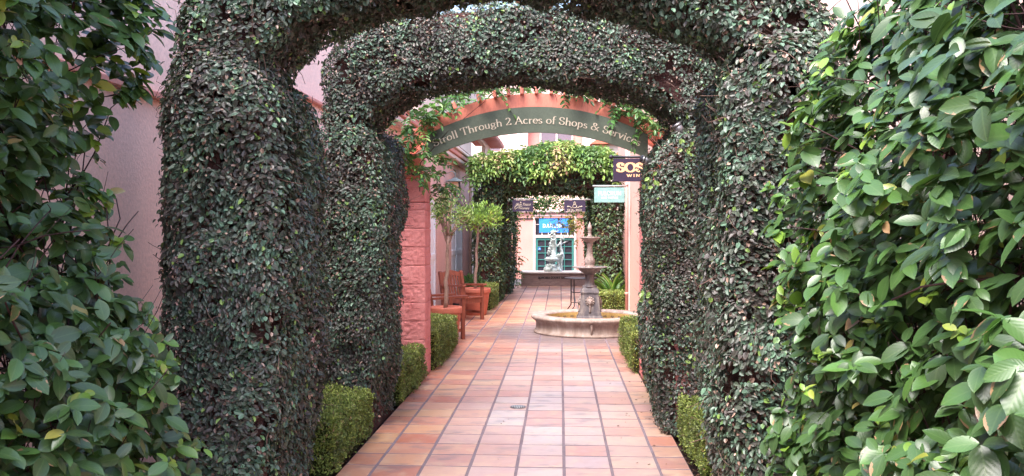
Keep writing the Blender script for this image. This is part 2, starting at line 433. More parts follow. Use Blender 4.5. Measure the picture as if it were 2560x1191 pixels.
# signed distance pieces ----------------------------------------------
def smin(a, b, k):
    h = np.clip(0.5 + 0.5 * (b - a) / k, 0, 1)
    return b * (1 - h) + a * h - k * h * (1 - h)
def ext(d2, y, yc, hd, r):
    qx = d2 + r; qy = np.abs(y - yc) - hd + r
    return np.minimum(np.maximum(qx, qy), 0) + np.hypot(np.maximum(qx, 0), np.maximum(qy, 0)) - r
def pier_sdf(P, x0, x1, y0, y1, zt, rt, inner=0.0, r=0.14):
    """inner: sign of the side that leans in towards the base"""
    x, y, z = P.T
    xc, hw = (x0 + x1) / 2, (x1 - x0) / 2
    tp = np.clip(0.75 - z, 0, 0.75) * 0.14
    hw2 = hw - tp * 0.5
    xc2 = xc - inner * tp * 0.5
    qx = np.abs(x - xc2) - hw2 + rt; qz = np.abs(z - zt / 2 + 0.5) - (zt / 2 + 0.5) + rt
    d2 = np.minimum(np.maximum(qx, qz), 0) + np.hypot(np.maximum(qx, 0), np.maximum(qz, 0)) - rt
    return ext(d2, y, (y0 + y1) / 2, (y1 - y0) / 2, r)
def arch_sdf(P, line, t, y0, y1, r=0.14):
    x, y, z = P.T
    d = np.full(len(P), 1e9)
    for a, b in zip(line[:-1], line[1:]):
        ax, az = a[:2]; bx, bz = b[:2]
        ta = a[2] if len(a) > 2 else t; tb = b[2] if len(b) > 2 else t
        vx, vz = bx - ax, bz - az
        h = np.clip(((x - ax) * vx + (z - az) * vz) / (vx * vx + vz * vz), 0, 1)
        d = np.minimum(d, np.hypot(x - ax - vx * h, z - az - vz * h) - (ta + (tb - ta) * h))
    return ext(d, y, (y0 + y1) / 2, (y1 - y0) / 2, r)
def lumps(P, seed, a=0.05):
    return (vnoise(P, 2.2, seed) - 0.5) * a * 2.0 + (vnoise(P, 6.5, seed + 1) - 0.5) * a * 1.3
def sample_surface(f, lo, hi, count, keep=None, zmin=0.02):
    lo = np.array(lo, float); hi = np.array(hi, float)
    out_p = []; out_n = []; tot = 0
    for _ in range(60):
        P = lo + (hi - lo) * rng.random((60000, 3))
        d = f(P); P = P[np.abs(d) < 0.1]
        def grad(Q):
            e = 0.01; g = np.empty_like(Q)
            for a in range(3):
                E = np.zeros(3); E[a] = e
                g[:, a] = f(Q + E) - f(Q - E)
            return nrm(g)
        for _i in range(2):
            g = grad(P); P = P - g * f(P)[:, None]
        g = grad(P)
        ok = (np.abs(f(P)) < 0.02) & (P[:, 2] > zmin)
        if keep is not None: ok &= keep(P, g)
        out_p.append(P[ok]); out_n.append(g[ok]); tot += ok.sum()
        if tot >= count: break
    P = np.concatenate(out_p)[:count]; g = np.concatenate(out_n)[:count]
    return P, g

CAM = np.array([0, 0, 1.6])
def foliage(name, f, lo, hi, count, size, mat, parent, seed, depth=0.05, aspect=0.62, bare=0.30, back=0.22, tint_gain=1.0, dead=0.10, flat=0.8):
    def keep(P, g):
        v = nrm(CAM - P)
        facing = (g * v).sum(1)
        pr = np.where(facing > -0.12, 1.0, back)
        hole = vnoise(P, 4.5, seed + 5) * 0.5 + vnoise(P, 13, seed + 6) * 0.5
        pr = pr * np.where(hole < bare, 0.18, 1.0)
        return rng.random(len(P)) < pr
    P, N = sample_surface(f, lo, hi, count, keep)
    n = len(P)
    P = P + N * ((rng.random(n) ** 2) * -depth + 0.012)[:, None] + N * ((rng.random(n) < 0.03) * rng.random(n) * 0.05)[:, None]
    nn = nrm(N * flat + rng.normal(0, 0.34, (n, 3)) + np.array([0, 0, 0.32]))
    co_ = np.stack([vnoise(P, 5, seed + 8), vnoise(P, 5, seed + 9), vnoise(P, 5, seed + 10)], 1) - .5
    d = rng.normal(0, 0.5, (n, 3)) + co_ * 1.8 + np.array([0, 0, -0.55]) + N * 0.18
    nn = nrm(nn + co_[:, ::-1] * .65)
    d = d - nn * (d * nn).sum(1)[:, None]
    cl = vnoise(P, 3.0, seed + 2) * 0.5 + vnoise(P, 9.0, seed + 3) * 0.5
    t = np.clip((cl - 0.2) * 1.0 * tint_gain + rng.normal(0, 0.24, n), 0, 0.88)
    q = rng.random(n)
    t = np.where(q < dead, 0.93 + rng.random(n) * 0.07, t)
    t = np.where((q > 0.985), 0.9, t)
    L = size * np.clip(rng.normal(1, 0.22, n), 0.5, 1.5) * np.where(q < dead, 0.75, 1)
    return make_leaves(name, P, d, nn, L, L * aspect * np.clip(rng.normal(1, .12, n), .6, 1.3), t, mat, parent)

def surface_twigs(name, f, lo, hi, count, mat, parent, length=0.3, rad=0.0025, out=0.0):
    P, N = sample_surface(f, lo, hi, count)
    paths = []; rads = []
    for p, nn in zip(P, N):
        d = nrm(rng.normal(0, 1, 3) + np.array([0, 0, 0.8])); d = nrm(d - nn * d.dot(nn) * 0.9)
        pts = [p - nn * 0.025]
        for i in range(4):
            d = nrm(d + rng.normal(0, 0.35, 3) - nn * 0.02)
            pts.append(pts[-1] + d * length / 4 * rng.uniform(0.6, 1.2) + nn * out)
        paths.append(np.array(pts)); rads.append(rad * rng.uniform(0.6, 1.6))
    return tubes_np(name, paths, rads, mat, parent, 3)

# ------------------------------------------------------------------ camera, light
W_, H_ = 2560, 1191
FPX = 2250.0
cam = bpy.data.cameras.new('camera'); co = bpy.data.objects.new('camera', cam); link(co)
cam.sensor_width = 36; cam.lens = FPX * 36 / W_
cam.clip_end = 500; cam.clip_start = 0.05
co.location = (0, 0, 1.6)
yaw = math.atan((1400 - W_ / 2) / FPX); pitch = math.atan((H_ / 2 - 572) / FPX)
co.rotation_euler = (PI / 2 - pitch, 0, yaw)
scene.camera = co
def X(px, Y): return (px - 1400) / 2250.0 * Y          # world X of an image column at depth Y
def Z(py, Y): return 1.6 - (py - 572) / 2250.0 * Y     # world Z of an image row at depth Y

w = bpy.data.worlds.new('World'); scene.world = w; w.use_nodes = True
nt = w.node_tree
bg = nt.nodes['Background']
sky = nt.nodes.new('ShaderNodeTexSky'); sky.sky_type = 'NISHITA'; sky.sun_disc = False
SUN_EL, SUN_AZ = 60, 212
sky.sun_elevation = R(SUN_EL); sky.sun_rotation = R(SUN_AZ)
sky.air_density = 1.0; sky.dust_density = 3.0; sky.ozone_density = 0.8
nt.links.new(sky.outputs[0], bg.inputs[0]); bg.inputs[1].default_value = 0.15
sl = bpy.data.lights.new('sun', 'SUN'); sl.energy = 1.5; sl.angle = R(40); sl.color = (1.0, 0.97, 0.95)
so = bpy.data.objects.new('sun', sl); link(so)
sd = Vector((math.sin(R(SUN_AZ)) * math.cos(R(SUN_EL)), math.cos(R(SUN_AZ)) * math.cos(R(SUN_EL)), math.sin(R(SUN_EL))))
so.rotation_euler = (-sd).to_track_quat('-Z', 'Y').to_euler()
scene.view_settings.view_transform = 'Standard'; scene.view_settings.look = 'None'
scene.view_settings.exposure = 2.38; scene.view_settings.gamma = 1
scene.cycles.max_bounces = 8; scene.cycles.diffuse_bounces = 5

# ------------------------------------------------------------------ ground and path
def ground():
    mb = MB()
    ys = [-30, 0, 5, 10, 15, 20, 26.4, 27.2, 33, 60, 250]
    zs = [-0.05, -0.05, -0.05, -0.05, -0.05, -0.05, -0.05, -0.2, -0.9, -0.9, -0.9]
    xs = [-200, -20, -3, 0, 3, 20, 200]
    vs = [(x, y, z) for y, z in zip(ys, zs) for x in xs]
    n = len(xs)
    fs = [(j * n + i, j * n + i + 1, (j + 1) * n + i + 1, (j + 1) * n + i) for j in range(len(ys) - 1) for i in range(n - 1)]
    mb.add(vs, fs)
    o = mb.build('ground', M['soil']); tag(o, kind='structure')
    o = MB().box((0, 39, -0.893), (60, 11.5, 0.01)).build('street', M['asphalt']); tag(o, kind='structure')
ground()

TX0, TW, TY0, TD = 0.028, 0.3165, 6.02, 0.3145
FC = (0.46, 14.0)      # fountain centre
def path():
    V = []; F = []; A = []
    ix = range(-9, 6); iy = range(-17, 61)
    j = 0.0105
    for b in iy:
        ya, yb = TY0 + b * TD, TY0 + (b + 1) * TD
        far = ya > 12.35
        xl = -1.45 if not (12.3 < ya < 17.4) else -2.24
        xr = 0.866 if not (12.2 < ya) else (1.27 if ya < 16.9 else 0.74)
        for a in ix:
            xa, xb = TX0 + a * TW, TX0 + (a + 1) * TW
            x0, x1 = max(xa, xl), min(xb, xr)
            if x1 - x0 < 0.05: continue
            x0 += 0.008 + rng.uniform(-.0015, .0015) if x0 == xa else 0
            x1 -= 0.008 + rng.uniform(-.0015, .0015) if x1 == xb else 0
            y0, y1 = ya + j + rng.uniform(-.0015, .0015), yb - j + rng.uniform(-.0015, .0015)
            z = rng.uniform(-.0008, .0008); c = 0.0035
            tz = rng.uniform(-.0016, .0016, 4)
            base = len(V)
            for k, (x, y) in enumerate(((x0, y0), (x1, y0), (x1, y1), (x0, y1))):
                V.append((x, y, -0.009))
            for k, (x, y) in enumerate(((x0 + c, y0 + c), (x1 - c, y0 + c), (x1 - c, y1 - c), (x0 + c, y1 - c))):
                V.append((x, y, z + tz[k]))
            F.append((base + 4, base + 5, base + 6, base + 7))
            for k in range(4):
                k2 = (k + 1) % 4
                F.append((base + k, base + k2, base + 4 + k2, base + 4 + k))
            xm = (x0 + x1) / 2
            wear = max(0.0, min(1.0, 1.45 - abs(xm + 0.02) * 1.3)) * (0.95 if not far else 0.25)
            if ya > 11: wear *= 0.7
            wear += rng.uniform(-.16, .10)
            A += [(rng.random(), rng.random(), min(1, max(0, wear)), 1)] * 8
    me = bpy.data.meshes.new('path'); me.from_pydata(V, [], F)
    at = me.attributes.new('leaf', 'FLOAT_COLOR', 'POINT')
    at.data.foreach_set('color', np.array(A, np.float32).ravel())
    me.materials.append(M['tile'])
    o = link(bpy.data.objects.new('path', me)); tag(o, kind='structure')
    mb = MB()
    mb.box((-0.292, 6.5, -0.0175), (2.316, 11.7, 0.03))
    mb.box((-0.485, 14.85, -0.018), (3.51, 5.0, 0.03))
    mb.box((-0.355, 21.25, -0.0175), (2.19, 7.8, 0.03))
    o = mb.build('path_mortar', M['grout']); tag(o, kind='structure')
path()

# leaf litter and mulch along the beds
def litter():
    n = 9000
    side = rng.random(n)
    x = np.where(side < 0.5, rng.uniform(-2.55, -1.452, n), rng.uniform(0.87, 1.85, n))
    y = rng.uniform(2.5, 12.2, n)
    P = np.stack([x, y, np.full(n, -0.045) + rng.random(n) * 0.02], 1)
    N = nrm(rng.normal(0, 0.5, (n, 3)) + np.array([0, 0, 1.0])); D = rng.normal(0, 1, (n, 3)) * [1, 1, 0.1]
    o = make_leaves('leaf_litter', P, D, N, rng.uniform(0.015, 0.045, n), rng.uniform(0.006, 0.02, n), rng.random(n), M['litter'])
    tag(o, 'dry brown leaf litter and mulch in the beds beside the path', 'leaf litter', kind='stuff')
    n = 60
    x = np.where(rng.random(n) < 0.6, rng.uniform(0.45, 0.86, n), rng.uniform(-1.42, 0.5, n)); y = rng.uniform(5.7, 12, n)
    P = np.stack([x, y, np.full(n, 0.004)], 1)
    N = nrm(rng.normal(0, 0.15, (n, 3)) + np.array([0, 0, 1.0])); D = rng.normal(0, 1, (n, 3)) * [1, 1, 0.05]
    o = make_leaves('fallen_leaf_scatter', P, D, N, rng.uniform(0.012, 0.035, n), rng.uniform(0.005, 0.014, n), rng.random(n), M['litter'])
    tag(o, 'tiny fallen dry leaves scattered over the tiled path', 'fallen leaves', kind='stuff')
litter()

def drain():
    t = thing('floor_drain', 'small round slotted metal floor drain set in the tiled path', 'drain', (X(1295, 8.04), 8.04, 0))
    mb = MB().lathe([(0.055, 0.003), (0.068, 0.006), (0.071, 0.003), (0.07, -0.002)], n=32); mb.f.pop(); mb.f.pop(); mb.sm = mb.sm[:-2]
    mb.build('rim', M['steel'], t)
    MB().lathe([(0.0001, 0.0035), (0.057, 0.0035), (0.057, 0.0)], n=32).build('dark_pit', M['black'], t)
    g = MB()
    for k in range(-3, 4):
        x = k * 0.0155; l = 2 * math.sqrt(max(0.0001, 0.054 ** 2 - x * x))
        g.box((x, 0, 0.006), (0.008, l, 0.004))
    g.build('grate', M['greypole'], t)
drain()

# ------------------------------------------------------------------ ivy arches
ARCH1 = dict(line=[(-1.9, 0, .24), (-1.9, 2.33, .24), (-1.83, 2.66, .24), (-1.56, 2.96, .28), (-1.1, 3.15, .30), (-.3, 3.27, .28), (.35, 3.12, .28), (.75, 2.96, .27), (1.08, 2.78, .25), (1.30, 2.5, .22), (1.36, 2.2, .2), (1.36, 0, .2)], t=.26)
ARCH2 = dict(line=[(-1.76, 0, .17), (-1.76, 2.2, .17), (-1.72, 2.52, .20), (-1.62, 2.80, .30), (-1.38, 2.98, .32), (-.95, 3.06, .31), (-.35, 3.12, .31), (.25, 3.07, .295), (.70, 2.98, .29), (1.02, 2.82, .29), (1.17, 2.5, .22), (1.2, 2.2, .18), (1.2, 0, .18)], t=.265)
ARCH4 = dict(line=[(-1.56, 0), (-1.56, 2.35), (-1.45, 2.6), (-1.1, 2.68), (-.28, 2.70), (.62, 2.68), (.92, 2.6), (1.03, 2.35), (1.03, 0)], t=.27)
ARCH5 = dict(line=[(-1.5, 0), (-1.5, 2.35), (-1.35, 2.62), (-1.0, 2.72), (-.28, 2.76), (.5, 2.72), (.85, 2.62), (1.0, 2.35), (1.0, 0)], t=.26)

def core_mesh(line, t, y0, y1, piers, inset=0.07):
    mb = MB()
    yc, hd = (y0 + y1) / 2, (y1 - y0) / 2 - inset
    pts = [Vector((p[0], 0, p[1])) for p in line]
    vs = []; fs = []
    for i, p in enumerate(pts):
        d = (pts[min(i + 1, len(pts) - 1)] - pts[max(i - 1, 0)]).normalized()
        nn = Vector((-d.z, 0, d.x)); tt = (line[i][2] if len(line[i]) > 2 else t) - inset
        for s, yy in ((-1, -hd), (1, -hd), (1, hd), (-1, hd)):
            q = p + nn * s * tt
            vs.append((q.x, yc + yy, q.z))
    for j in range(len(pts) - 1):
        for k in range(4):
            k2 = (k + 1) % 4
            fs.append((j * 4 + k, j * 4 + k2, j * 4 + 4 + k2, j * 4 + 4 + k))
    mb.add(vs, fs)
    for (x0, x1, ya, yb, zt, rt) in piers:
        a, b = x0 + inset + .03, x1 - inset - .03
        c = max(0.02, rt - 0.05)
        poly = [(a, -0.04), (b, -0.04), (b, zt - inset - c), (b - c * .3, zt - inset - c * .3), (b - c, zt - inset), (a + c, zt - inset), (a + c * .3, zt - inset - c * .3), (a, zt - inset - c)]
        mb.prism(poly, ya + inset + 0.005, yb - inset - 0.005)
    return mb

def ivy_arch(spec, y0, y1, piers, count, size, label, mat, seed, twigs=500, bare=0.33, **kw):
    xs = [p[0] for p in piers] + [p[1] for p in piers]
    t = thing('ivy_arch', label, 'ivy arch', ((min(xs) + max(xs)) / 2, (y0 + y1) / 2, 0), group='ivy covered arches over the path')
    off = np.array(t.location)
    def f(P):
        d = arch_sdf(P, spec['line'], spec['t'], y0, y1)
        for i, p in enumerate(piers):
            d = smin(d, pier_sdf(P, *p, inner=(1 if i == 0 else -1)), 0.04)
        return d + lumps(P, seed)
    lo = (min(xs) - .3, min(p[2] for p in piers) - .2, 0); hi = (max(xs) + .3, max(p[3] for p in piers) + .2, 3.75)
    c = core_mesh(spec['line'], spec['t'], y0, y1, piers).build('stem_core', M['core'], t)
    l = foliage('ivy_leaves', f, lo, hi, count, size, mat, t, seed, bare=bare, **kw)
    objs = [c, l]
    if twigs: objs.append(surface_twigs('ivy_stems', f, lo, hi, twigs, M['ivytwig'], t, length=.22, rad=.0022))
    for o in objs: o.location = -t.location
    return t, f

P1 = [(-2.12, -1.47, 4.60, 5.62, 2.50, .33), (.85, 1.53, 4.60, 5.62, 2.60, .33)]
A1, f1 = ivy_arch(ARCH1, 4.72, 5.48, P1, 120000, .0315, 'nearest tall dark green ivy arch, just behind the two glossy leaved shrubs', M['fig'], 11, twigs=2400)
P2 = [(-1.93, -1.40, 7.0, 8.02, 2.45, .26), (.72, 1.44, 6.98, 8.0, 2.38, .36)]
A2, f2 = ivy_arch(ARCH2, 7.08, 7.86, P2, 118000, .028, 'second dark green ivy arch with a rounded top, framing the lettered green sign', M['fig'], 23, twigs=2200)
P4 = [(-1.86, -1.28, 19.45, 20.95, 2.6, .2), (.70, 1.34, 19.45, 20.95, 2.6, .2)]
A4, f4 = ivy_arch(ARCH4, 19.5, 20.8, P4, 20000, .062, 'far ivy arch crowned with bright green wisteria beyond the fountain', M['figfar'], 37, twigs=150)
P5 = [(-1.82, -1.15, 21.85, 23.4, 2.6, .2), (.66, 1.3, 21.85, 23.4, 2.6, .2)]
A5, f5 = ivy_arch(ARCH5, 22.0, 23.2, P5, 11000, .062, 'farthest ivy arch, directly in front of the low planter wall', M['figfar'], 53, twigs=60)

# bare pink block showing through the second arch's right pier
def block_face(mb, x0, x1, y0, y1, z0, z1, rough=0.018, seed=0, n=11):
    """rough stone block, four displaced side faces and flat top"""
    sides = [((x0, y0), (x1, y0), (0, -1)), ((x1, y0), (x1, y1), (1, 0)), ((x1, y1), (x0, y1), (0, 1)), ((x0, y1), (x0, y0), (-1, 0))]
    for si, (a, b, nn) in enumerate(sides):
        m = max(3, int(n * (abs(b[0] - a[0]) + abs(b[1] - a[1])) / 0.3)); k = max(3, int(n * (z1 - z0) / 0.3))
        P = np.array([(a[0] + (b[0] - a[0]) * i / m, a[1] + (b[1] - a[1]) * i / m, z0 + (z1 - z0) * j / k) for j in range(k + 1) for i in range(m + 1)])
        d = (vnoise(P, 22, seed) * .5 + vnoise(P, 48, seed + 1) * .5 - 0.38) * rough * 2
        E = np.array([(0.0 if (i in (0, m) or j in (0, k)) else 1.0) for j in range(k + 1) for i in range(m + 1)])
        d = d * E + (E * 0.002)
        P[:, 0] += nn[0] * d; P[:, 1] += nn[1] * d
        fs = [(j * (m + 1) + i, j * (m + 1) + i + 1, (j + 1) * (m + 1) + i + 1, (j + 1) * (m + 1) + i) for j in range(k) for i in range(m)]
        mb.add(P.tolist(), fs)
    mb.add([(x0, y0, z1), (x1, y0, z1), (x1, y1, z1), (x0, y1, z1)], [(0, 1, 2, 3)])
mb = MB(); block_face(mb, 0.90, 1.32, 7.02, 7.3, 0.0, 0.86, seed=5, n=14)
o = mb.build('stone_block', M['split'], A2); o.location = -A2.location

# little bright sprigs and a few loose shoots on the second arch / first arch
def sprigs(parent, pts, size, mat, seed, name='fresh_sprig'):
    if len(pts) > 1:
        for q in pts: sprigs(parent, [q], size, mat, seed, name)
        return
    P = []; D = []; N = []; T = []
    for (x, y, z) in pts:
        for k in range(7):
            P.append((x + rng.uniform(-.05, .05), y + rng.uniform(-.03, 0), z + rng.uniform(-.06, .06)))
            D.append(rng.normal(0, 1, 3) * [1, .4, 1]); N.append(np.array([0, -1, 0.5]) + rng.normal(0, .4, 3)); T.append(rng.uniform(0.9, 0.905))
    P = np.array(P) - np.array(parent.location)
    make_leaves(name, P, np.array(D), np.array(N), size, size * .65, np.array(T), mat, parent)
sprigs(A2, [(X(1710, 6.95), 6.9, Z(370, 6.95)), (X(1620, 6.95), 6.9, Z(455, 6.95)), (X(1610, 7.0), 6.93, Z(740, 7.0)), (X(1730, 6.95), 6.9, Z(905, 6.95))], .045, M['fig'], 3)
sprigs(A1, [(X(1900, 4.6), 4.6, Z(215, 4.6)), (X(1905, 4.6), 4.58, Z(190, 4.6))], .04, M['fig'], 4)

# ------------------------------------------------------------------ box hedges
def box_hedge(x0, x1, y0, y1, h, label, count, size=0.022, seed=0, bed=True):
    t = thing('box_hedge', label, 'hedge', ((x0 + x1) / 2, (y0 + y1) / 2, 0), group='low clipped box hedges along the path')
    def f(P):
        x, y, z = P.T
        q = np.abs(np.stack([x - (x0 + x1) / 2, y - (y0 + y1) / 2, z - h / 2], 1)) - np.array([(x1 - x0) / 2, (y1 - y0) / 2, h / 2]) + 0.04
        d = np.minimum(q.max(1), 0) + np.linalg.norm(np.maximum(q, 0), axis=1) - 0.04
        return d + (vnoise(P, 5, seed) - .5) * .05 + (vnoise(P, 14, seed + 1) - .5) * .035
    lo = (x0 - .08, y0 - .08, 0.0); hi = (x1 + .08, y1 + .08, h + .08)
    c = MB().box(((x0 + x1) / 2, (y0 + y1) / 2, h / 2 - .03), (x1 - x0 - .07, y1 - y0 - .07, h - .02)).build('twig_core', M['corebox'], t)
    def keep(P, g):
        return (rng.random(len(P)) < np.where((g * nrm(CAM - P)).sum(1) > -0.15, 1.0, 0.25)) & (rng.random(len(P)) < np.clip(P[:, 2] / 0.10 + .25, 0, 1))
    P, N = sample_surface(f, lo, hi, count, keep, zmin=0.015)
    n = len(P)
    P = P + N * (rng.random(n) ** 2 * -.03 + .006 + (rng.random(n) < .05) * rng.random(n) * .03)[:, None]
    nn = nrm(N * .6 + rng.normal(0, .5, (n, 3)) + [0, 0, .3]); D = rng.normal(0, .7, (n, 3)) + N * .5 + [0, 0, .35]
    tt = np.clip(vnoise(P, 7, seed + 3) * .8 + rng.normal(0, .22, n) - 0.02 + np.where(N[:, 2] > .6, .20, -.06), 0, .88)  # up-facing leaves tinted lighter, sides darker: light from above put into the colour
    tt = np.where(rng.random(n) < .05, 1.0, tt)
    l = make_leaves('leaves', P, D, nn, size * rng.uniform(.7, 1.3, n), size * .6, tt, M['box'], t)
    for o in (c, l): o.location = -t.location
    return t
box_hedge(-2.05, -1.46, 5.72, 6.92, .36, 'low box hedge on the left, between the first and second ivy arches', 20000, .02, 1)
box_hedge(.90, 1.36, 5.72, 6.88, .31, 'low box hedge on the right, between the first and second ivy arches', 12000, .02, 2)
box_hedge(-1.86, -1.43, 8.10, 9.50, .35, 'low box hedge at the foot of the pink block pillar', 14000, .02, 3)
box_hedge(.88, 1.26, 8.10, 9.50, .35, 'low box hedge hidden right behind the second arch pier', 5000, .022, 4)
box_hedge(-1.88, -1.385, 10.05, 12.18, .44, 'box hedge in front of the first potted tree, behind the pink pillar', 16000, .022, 5)
box_hedge(.80, 1.27, 9.95, 12.05, .43, 'yellowish box hedge on the right, just before the round fountain basin', 12000, .022, 6)
box_hedge(.73, 1.24, 17.1, 18.6, .37, 'small box hedge behind the fountain, with strap leaved plant over it', 7000, .03, 7)
box_hedge(-1.85, -1.33, 17.5, 19.35, .42, 'box hedge behind the second pot, touching the far ivy arch', 6000, .03, 8)

# ------------------------------------------------------------------ foreground glossy shrubs
def big_shrub(label, facex, sgn, y0, y1, z1, n_whorl, gap, seed, depth=0.34, size=.082, edge=None):
    """leaf mass whose face looks at the path; facex(z,y) gives the X of that face; sgn = +1 right side, -1 left side"""
    ym = (y0 + y1) / 2
    t = thing('glossy_shrub', label, 'shrub', (facex(np.array([1.]), np.array([ym]))[0] + sgn * .3, ym, 0), group='large glossy leaved shrubs in the foreground')
    off = np.array(t.location)
    n = n_whorl
    y = rng.uniform(y0, y1, n); z = rng.uniform(0.02, z1, n)
    dep = rng.random(n) ** 1.25 * depth
    end = rng.random(n) < 0.22     # the far end wall (towards the arch) and the near end
    y = np.where(end, y1 - rng.random(n) ** 1.5 * 0.2, y); dep = np.where(end, rng.random(n) * (depth + .25), dep)
    x = facex(z, y) + sgn * dep + (vnoise(np.stack([z * 0, y, z], 1), 3.0, seed) - .5) * .22
    C = np.stack([x, y, z], 1)
    hole = vnoise(C, 3.2, seed + 1) * .6 + vnoise(C, 8, seed + 2) * .4
    ok = hole > gap
    C = C[ok]; n = len(C); dep2 = 0
    out = nrm(np.stack([np.full(n, -sgn * 1.0), np.full(n, -.45) + rng.normal(0, .3, n), np.full(n, .15)], 1))
    P = []; D = []; N = []; T = []; L = []
    young = rng.random(n) < 0.06
    for k in range(5):
        a = rng.uniform(0, 2 * PI, n)
        stem = nrm(out + rng.normal(0, .5, (n, 3)))
        u = nrm(np.cross(stem, [0.1, .2, .95])); v = np.cross(stem, u)
        d = stem * .35 + (u * np.cos(a + k * 1.3)[:, None] + v * np.sin(a + k * 1.3)[:, None]) * .85 + np.array([0, 0, -.16])
        nn = nrm(out * .75 + np.array([0, 0, .75]) + rng.normal(0, .30, (n, 3)))
        d = d - nn * (d * nn).sum(1)[:, None] * .85
        P.append(C + stem * rng.uniform(-.02, .03, n)[:, None]); D.append(d); N.append(nn)
        base = vnoise(C, 2.0, seed + 4) * .45 + rng.normal(0, .22, n) + .17 - dep2 * .5
        tt = np.clip(base, 0, .84)
        edgey = np.clip((C[:, 1] - (y1 - .35)) / .35, 0, 1)
        tt = np.where(rng.random(n) < edgey * .30, rng.uniform(.84, .93, n), tt)
        tt = np.where(young, rng.uniform(.88, .95, n), tt)
        tt = np.where(rng.random(n) < .012, rng.uniform(.955, 1, n), tt)
        T.append(tt)
        L.append(size * np.clip(rng.normal(1, .24, n), .5, 1.6) * np.where(young, .65, 1) * np.where(edgey > .3, .85, 1))
    P = np.concatenate(P); D = np.concatenate(D); N = np.concatenate(N); T = np.concatenate(T); L = np.concatenate(L)
    l = make_leaves('leaves', P - off, D, N, L, L * rng.uniform(.46, .58, len(L)), T, M['shrub'], t, T_BIG, True)
    # tangled stems
    paths = []; rads = []
    for i in range(900):
        yy = rng.uniform(y0, y1); zz = rng.uniform(-.05, z1 * .85)
        xx = facex(np.array([zz]), np.array([yy]))[0] + sgn * rng.uniform(.2, depth + .3)
        p = np.array([xx, yy, zz]); d = nrm(np.array([rng.normal(0, .12), rng.normal(0, .5), 1.0])); pts = [p]
        for s in range(6):
            d = nrm(d + rng.normal(0, .28, 3) * [.4, 1, 1]); p = p + d * .11
            pts.append(p)
        paths.append(np.array(pts) - off); rads.append(rng.uniform(.0015, .0055))
    for i in range(9):
        yy = rng.uniform(y0, y1); x0 = facex(np.array([1.8]), np.array([yy]))[0] + sgn * rng.uniform(.42, depth + .3)
        pts = [np.array([x0, yy, -.05])]
        for s in range(9): pts.append(pts[-1] + np.array([rng.normal(0, .02), rng.normal(0, .08), z1 / 9.5]))
        paths.append(np.array(pts) - off); rads.append(rng.uniform(.007, .013))
    # twigs carrying the outer leaves
    idx = rng.choice(n, min(n, 420), replace=False)
    for i in idx:
        c = C[i]; q = c + out[i] * -.2 + rng.normal(0, .05, 3)
        paths.append(np.array([q, (q + c) / 2 + rng.normal(0, .015, 3), c]) - off); rads.append(.0028)
    tubes_np('branches', paths, rads, M['twig'], t, 5)
    return t
big_shrub('large glossy green shrub filling the right foreground', lambda z, y: .97 + np.maximum(0, z - 1.95) * .5 + 0 * y, 1, 1.45, 3.95, 3.1, 4300, .29, 71, depth=.48, size=.076)
def lf(z, y): return -1.63 - .27 * np.exp(-((z - 1.75) / .5) ** 2) - .10 * np.clip((z - 1.6) / .4, 0, 1) + np.clip(.9 - z, 0, .9) * .05 + 0 * y
big_shrub('darker glossy leaved shrub in the left foreground, in front of the pink wall', lf, -1, 2.1, 3.85, 3.2, 2900, .35, 91, depth=.38, size=.082)

# ------------------------------------------------------------------ pink block pillars and timber arch
def pillar(x0, x1, y0, y1, h, label, seed):
    t = thing('block_pillar', label, 'pillar', ((x0 + x1) / 2, (y0 + y1) / 2, 0), group='pink split face block pillars')
    mb = MB(); z = -0.04; i = 0; c = 0.0
    top = h - .25
    zz = [0.0]
    while zz[-1] + .2 < top - .05: zz.append(zz[-1] + .2)
    zz.append(top)
    for a, b in zip(zz[:-1], zz[1:]):
        block_face(mb, x0, x1, y0, y1, a + .002, b - .002, seed=seed + i, rough=.008, n=24); i += 1
    mb.box(((x0 + x1) / 2, (y0 + y1) / 2, top / 2 - .02), (x1 - x0 - .012, y1 - y0 - .012, top + .03))
    o = mb.build('block_courses', M['split'], t); o.location = -t.location
    o = MB().box(((x0 + x1) / 2, (y0 + y1) / 2, top + .125 + .002), (x1 - x0 + .004, y1 - y0 + .004, .25), bev=.012).build('cap_block', M['split'], t)
    o.location = -t.location
    return t
pillar(-1.86, -1.45, 9.62, 10.02, 2.13, 'pink split-face block pillar left of the tiled path, under the sign arch', 100)
pillar(.88, 1.27, 9.62, 10.02, 2.13, 'pink split-face block pillar right of the path, mostly behind ivy', 140)

SX = X(1340, 9.55)
def timber_arch():
    t = thing('timber_arch', 'salmon painted timber arch with short rafter ends, spanning the two block pillars', 'timber arch', (SX, 9.75, 2.13))
    R1, z1 = 2.44, 3.04; R2, z2 = 2.37, 2.875
    top = lambda x: z1 - R1 + math.sqrt(R1 * R1 - x * x)
    bot = lambda x: z2 - R2 + math.sqrt(R2 * R2 - x * x)
    xs = [i / 30 * 1.5 for i in range(-30, 31)]
    for k, y in enumerate((9.60, 10.0)):
        mb = MB().arcband(SX, xs, top, bot, y, y + .07)
        o = mb.build('arch_beam', M['beam'], t); o.location = -t.location
    for px in (1024, 1052, 1090, 1135, 1196, 1236, 1270, 1304, 1340, 1378, 1413, 1450, 1490, 1535, 1580, 1625, 1662):
        dx = X(px, 9.55) - SX
        a = math.asin(dx / R1)
        mb = MB().box((SX + dx, 9.64, top(dx) + .03), (.035, .20, .075), rot=(0, a, 0), bev=.004)
        o = mb.build('rafter', M['beam'], t); o.location = -t.location
    for sx in (-1.655, 1.075):
        mb = MB().box((sx, 9.82, 2.27), (.30, .34, .275), bev=.01)
        o = mb.build('arch_foot', M['beam'], t); o.location = -t.location
    return top, bot
TTOP, TBOT = timber_arch()

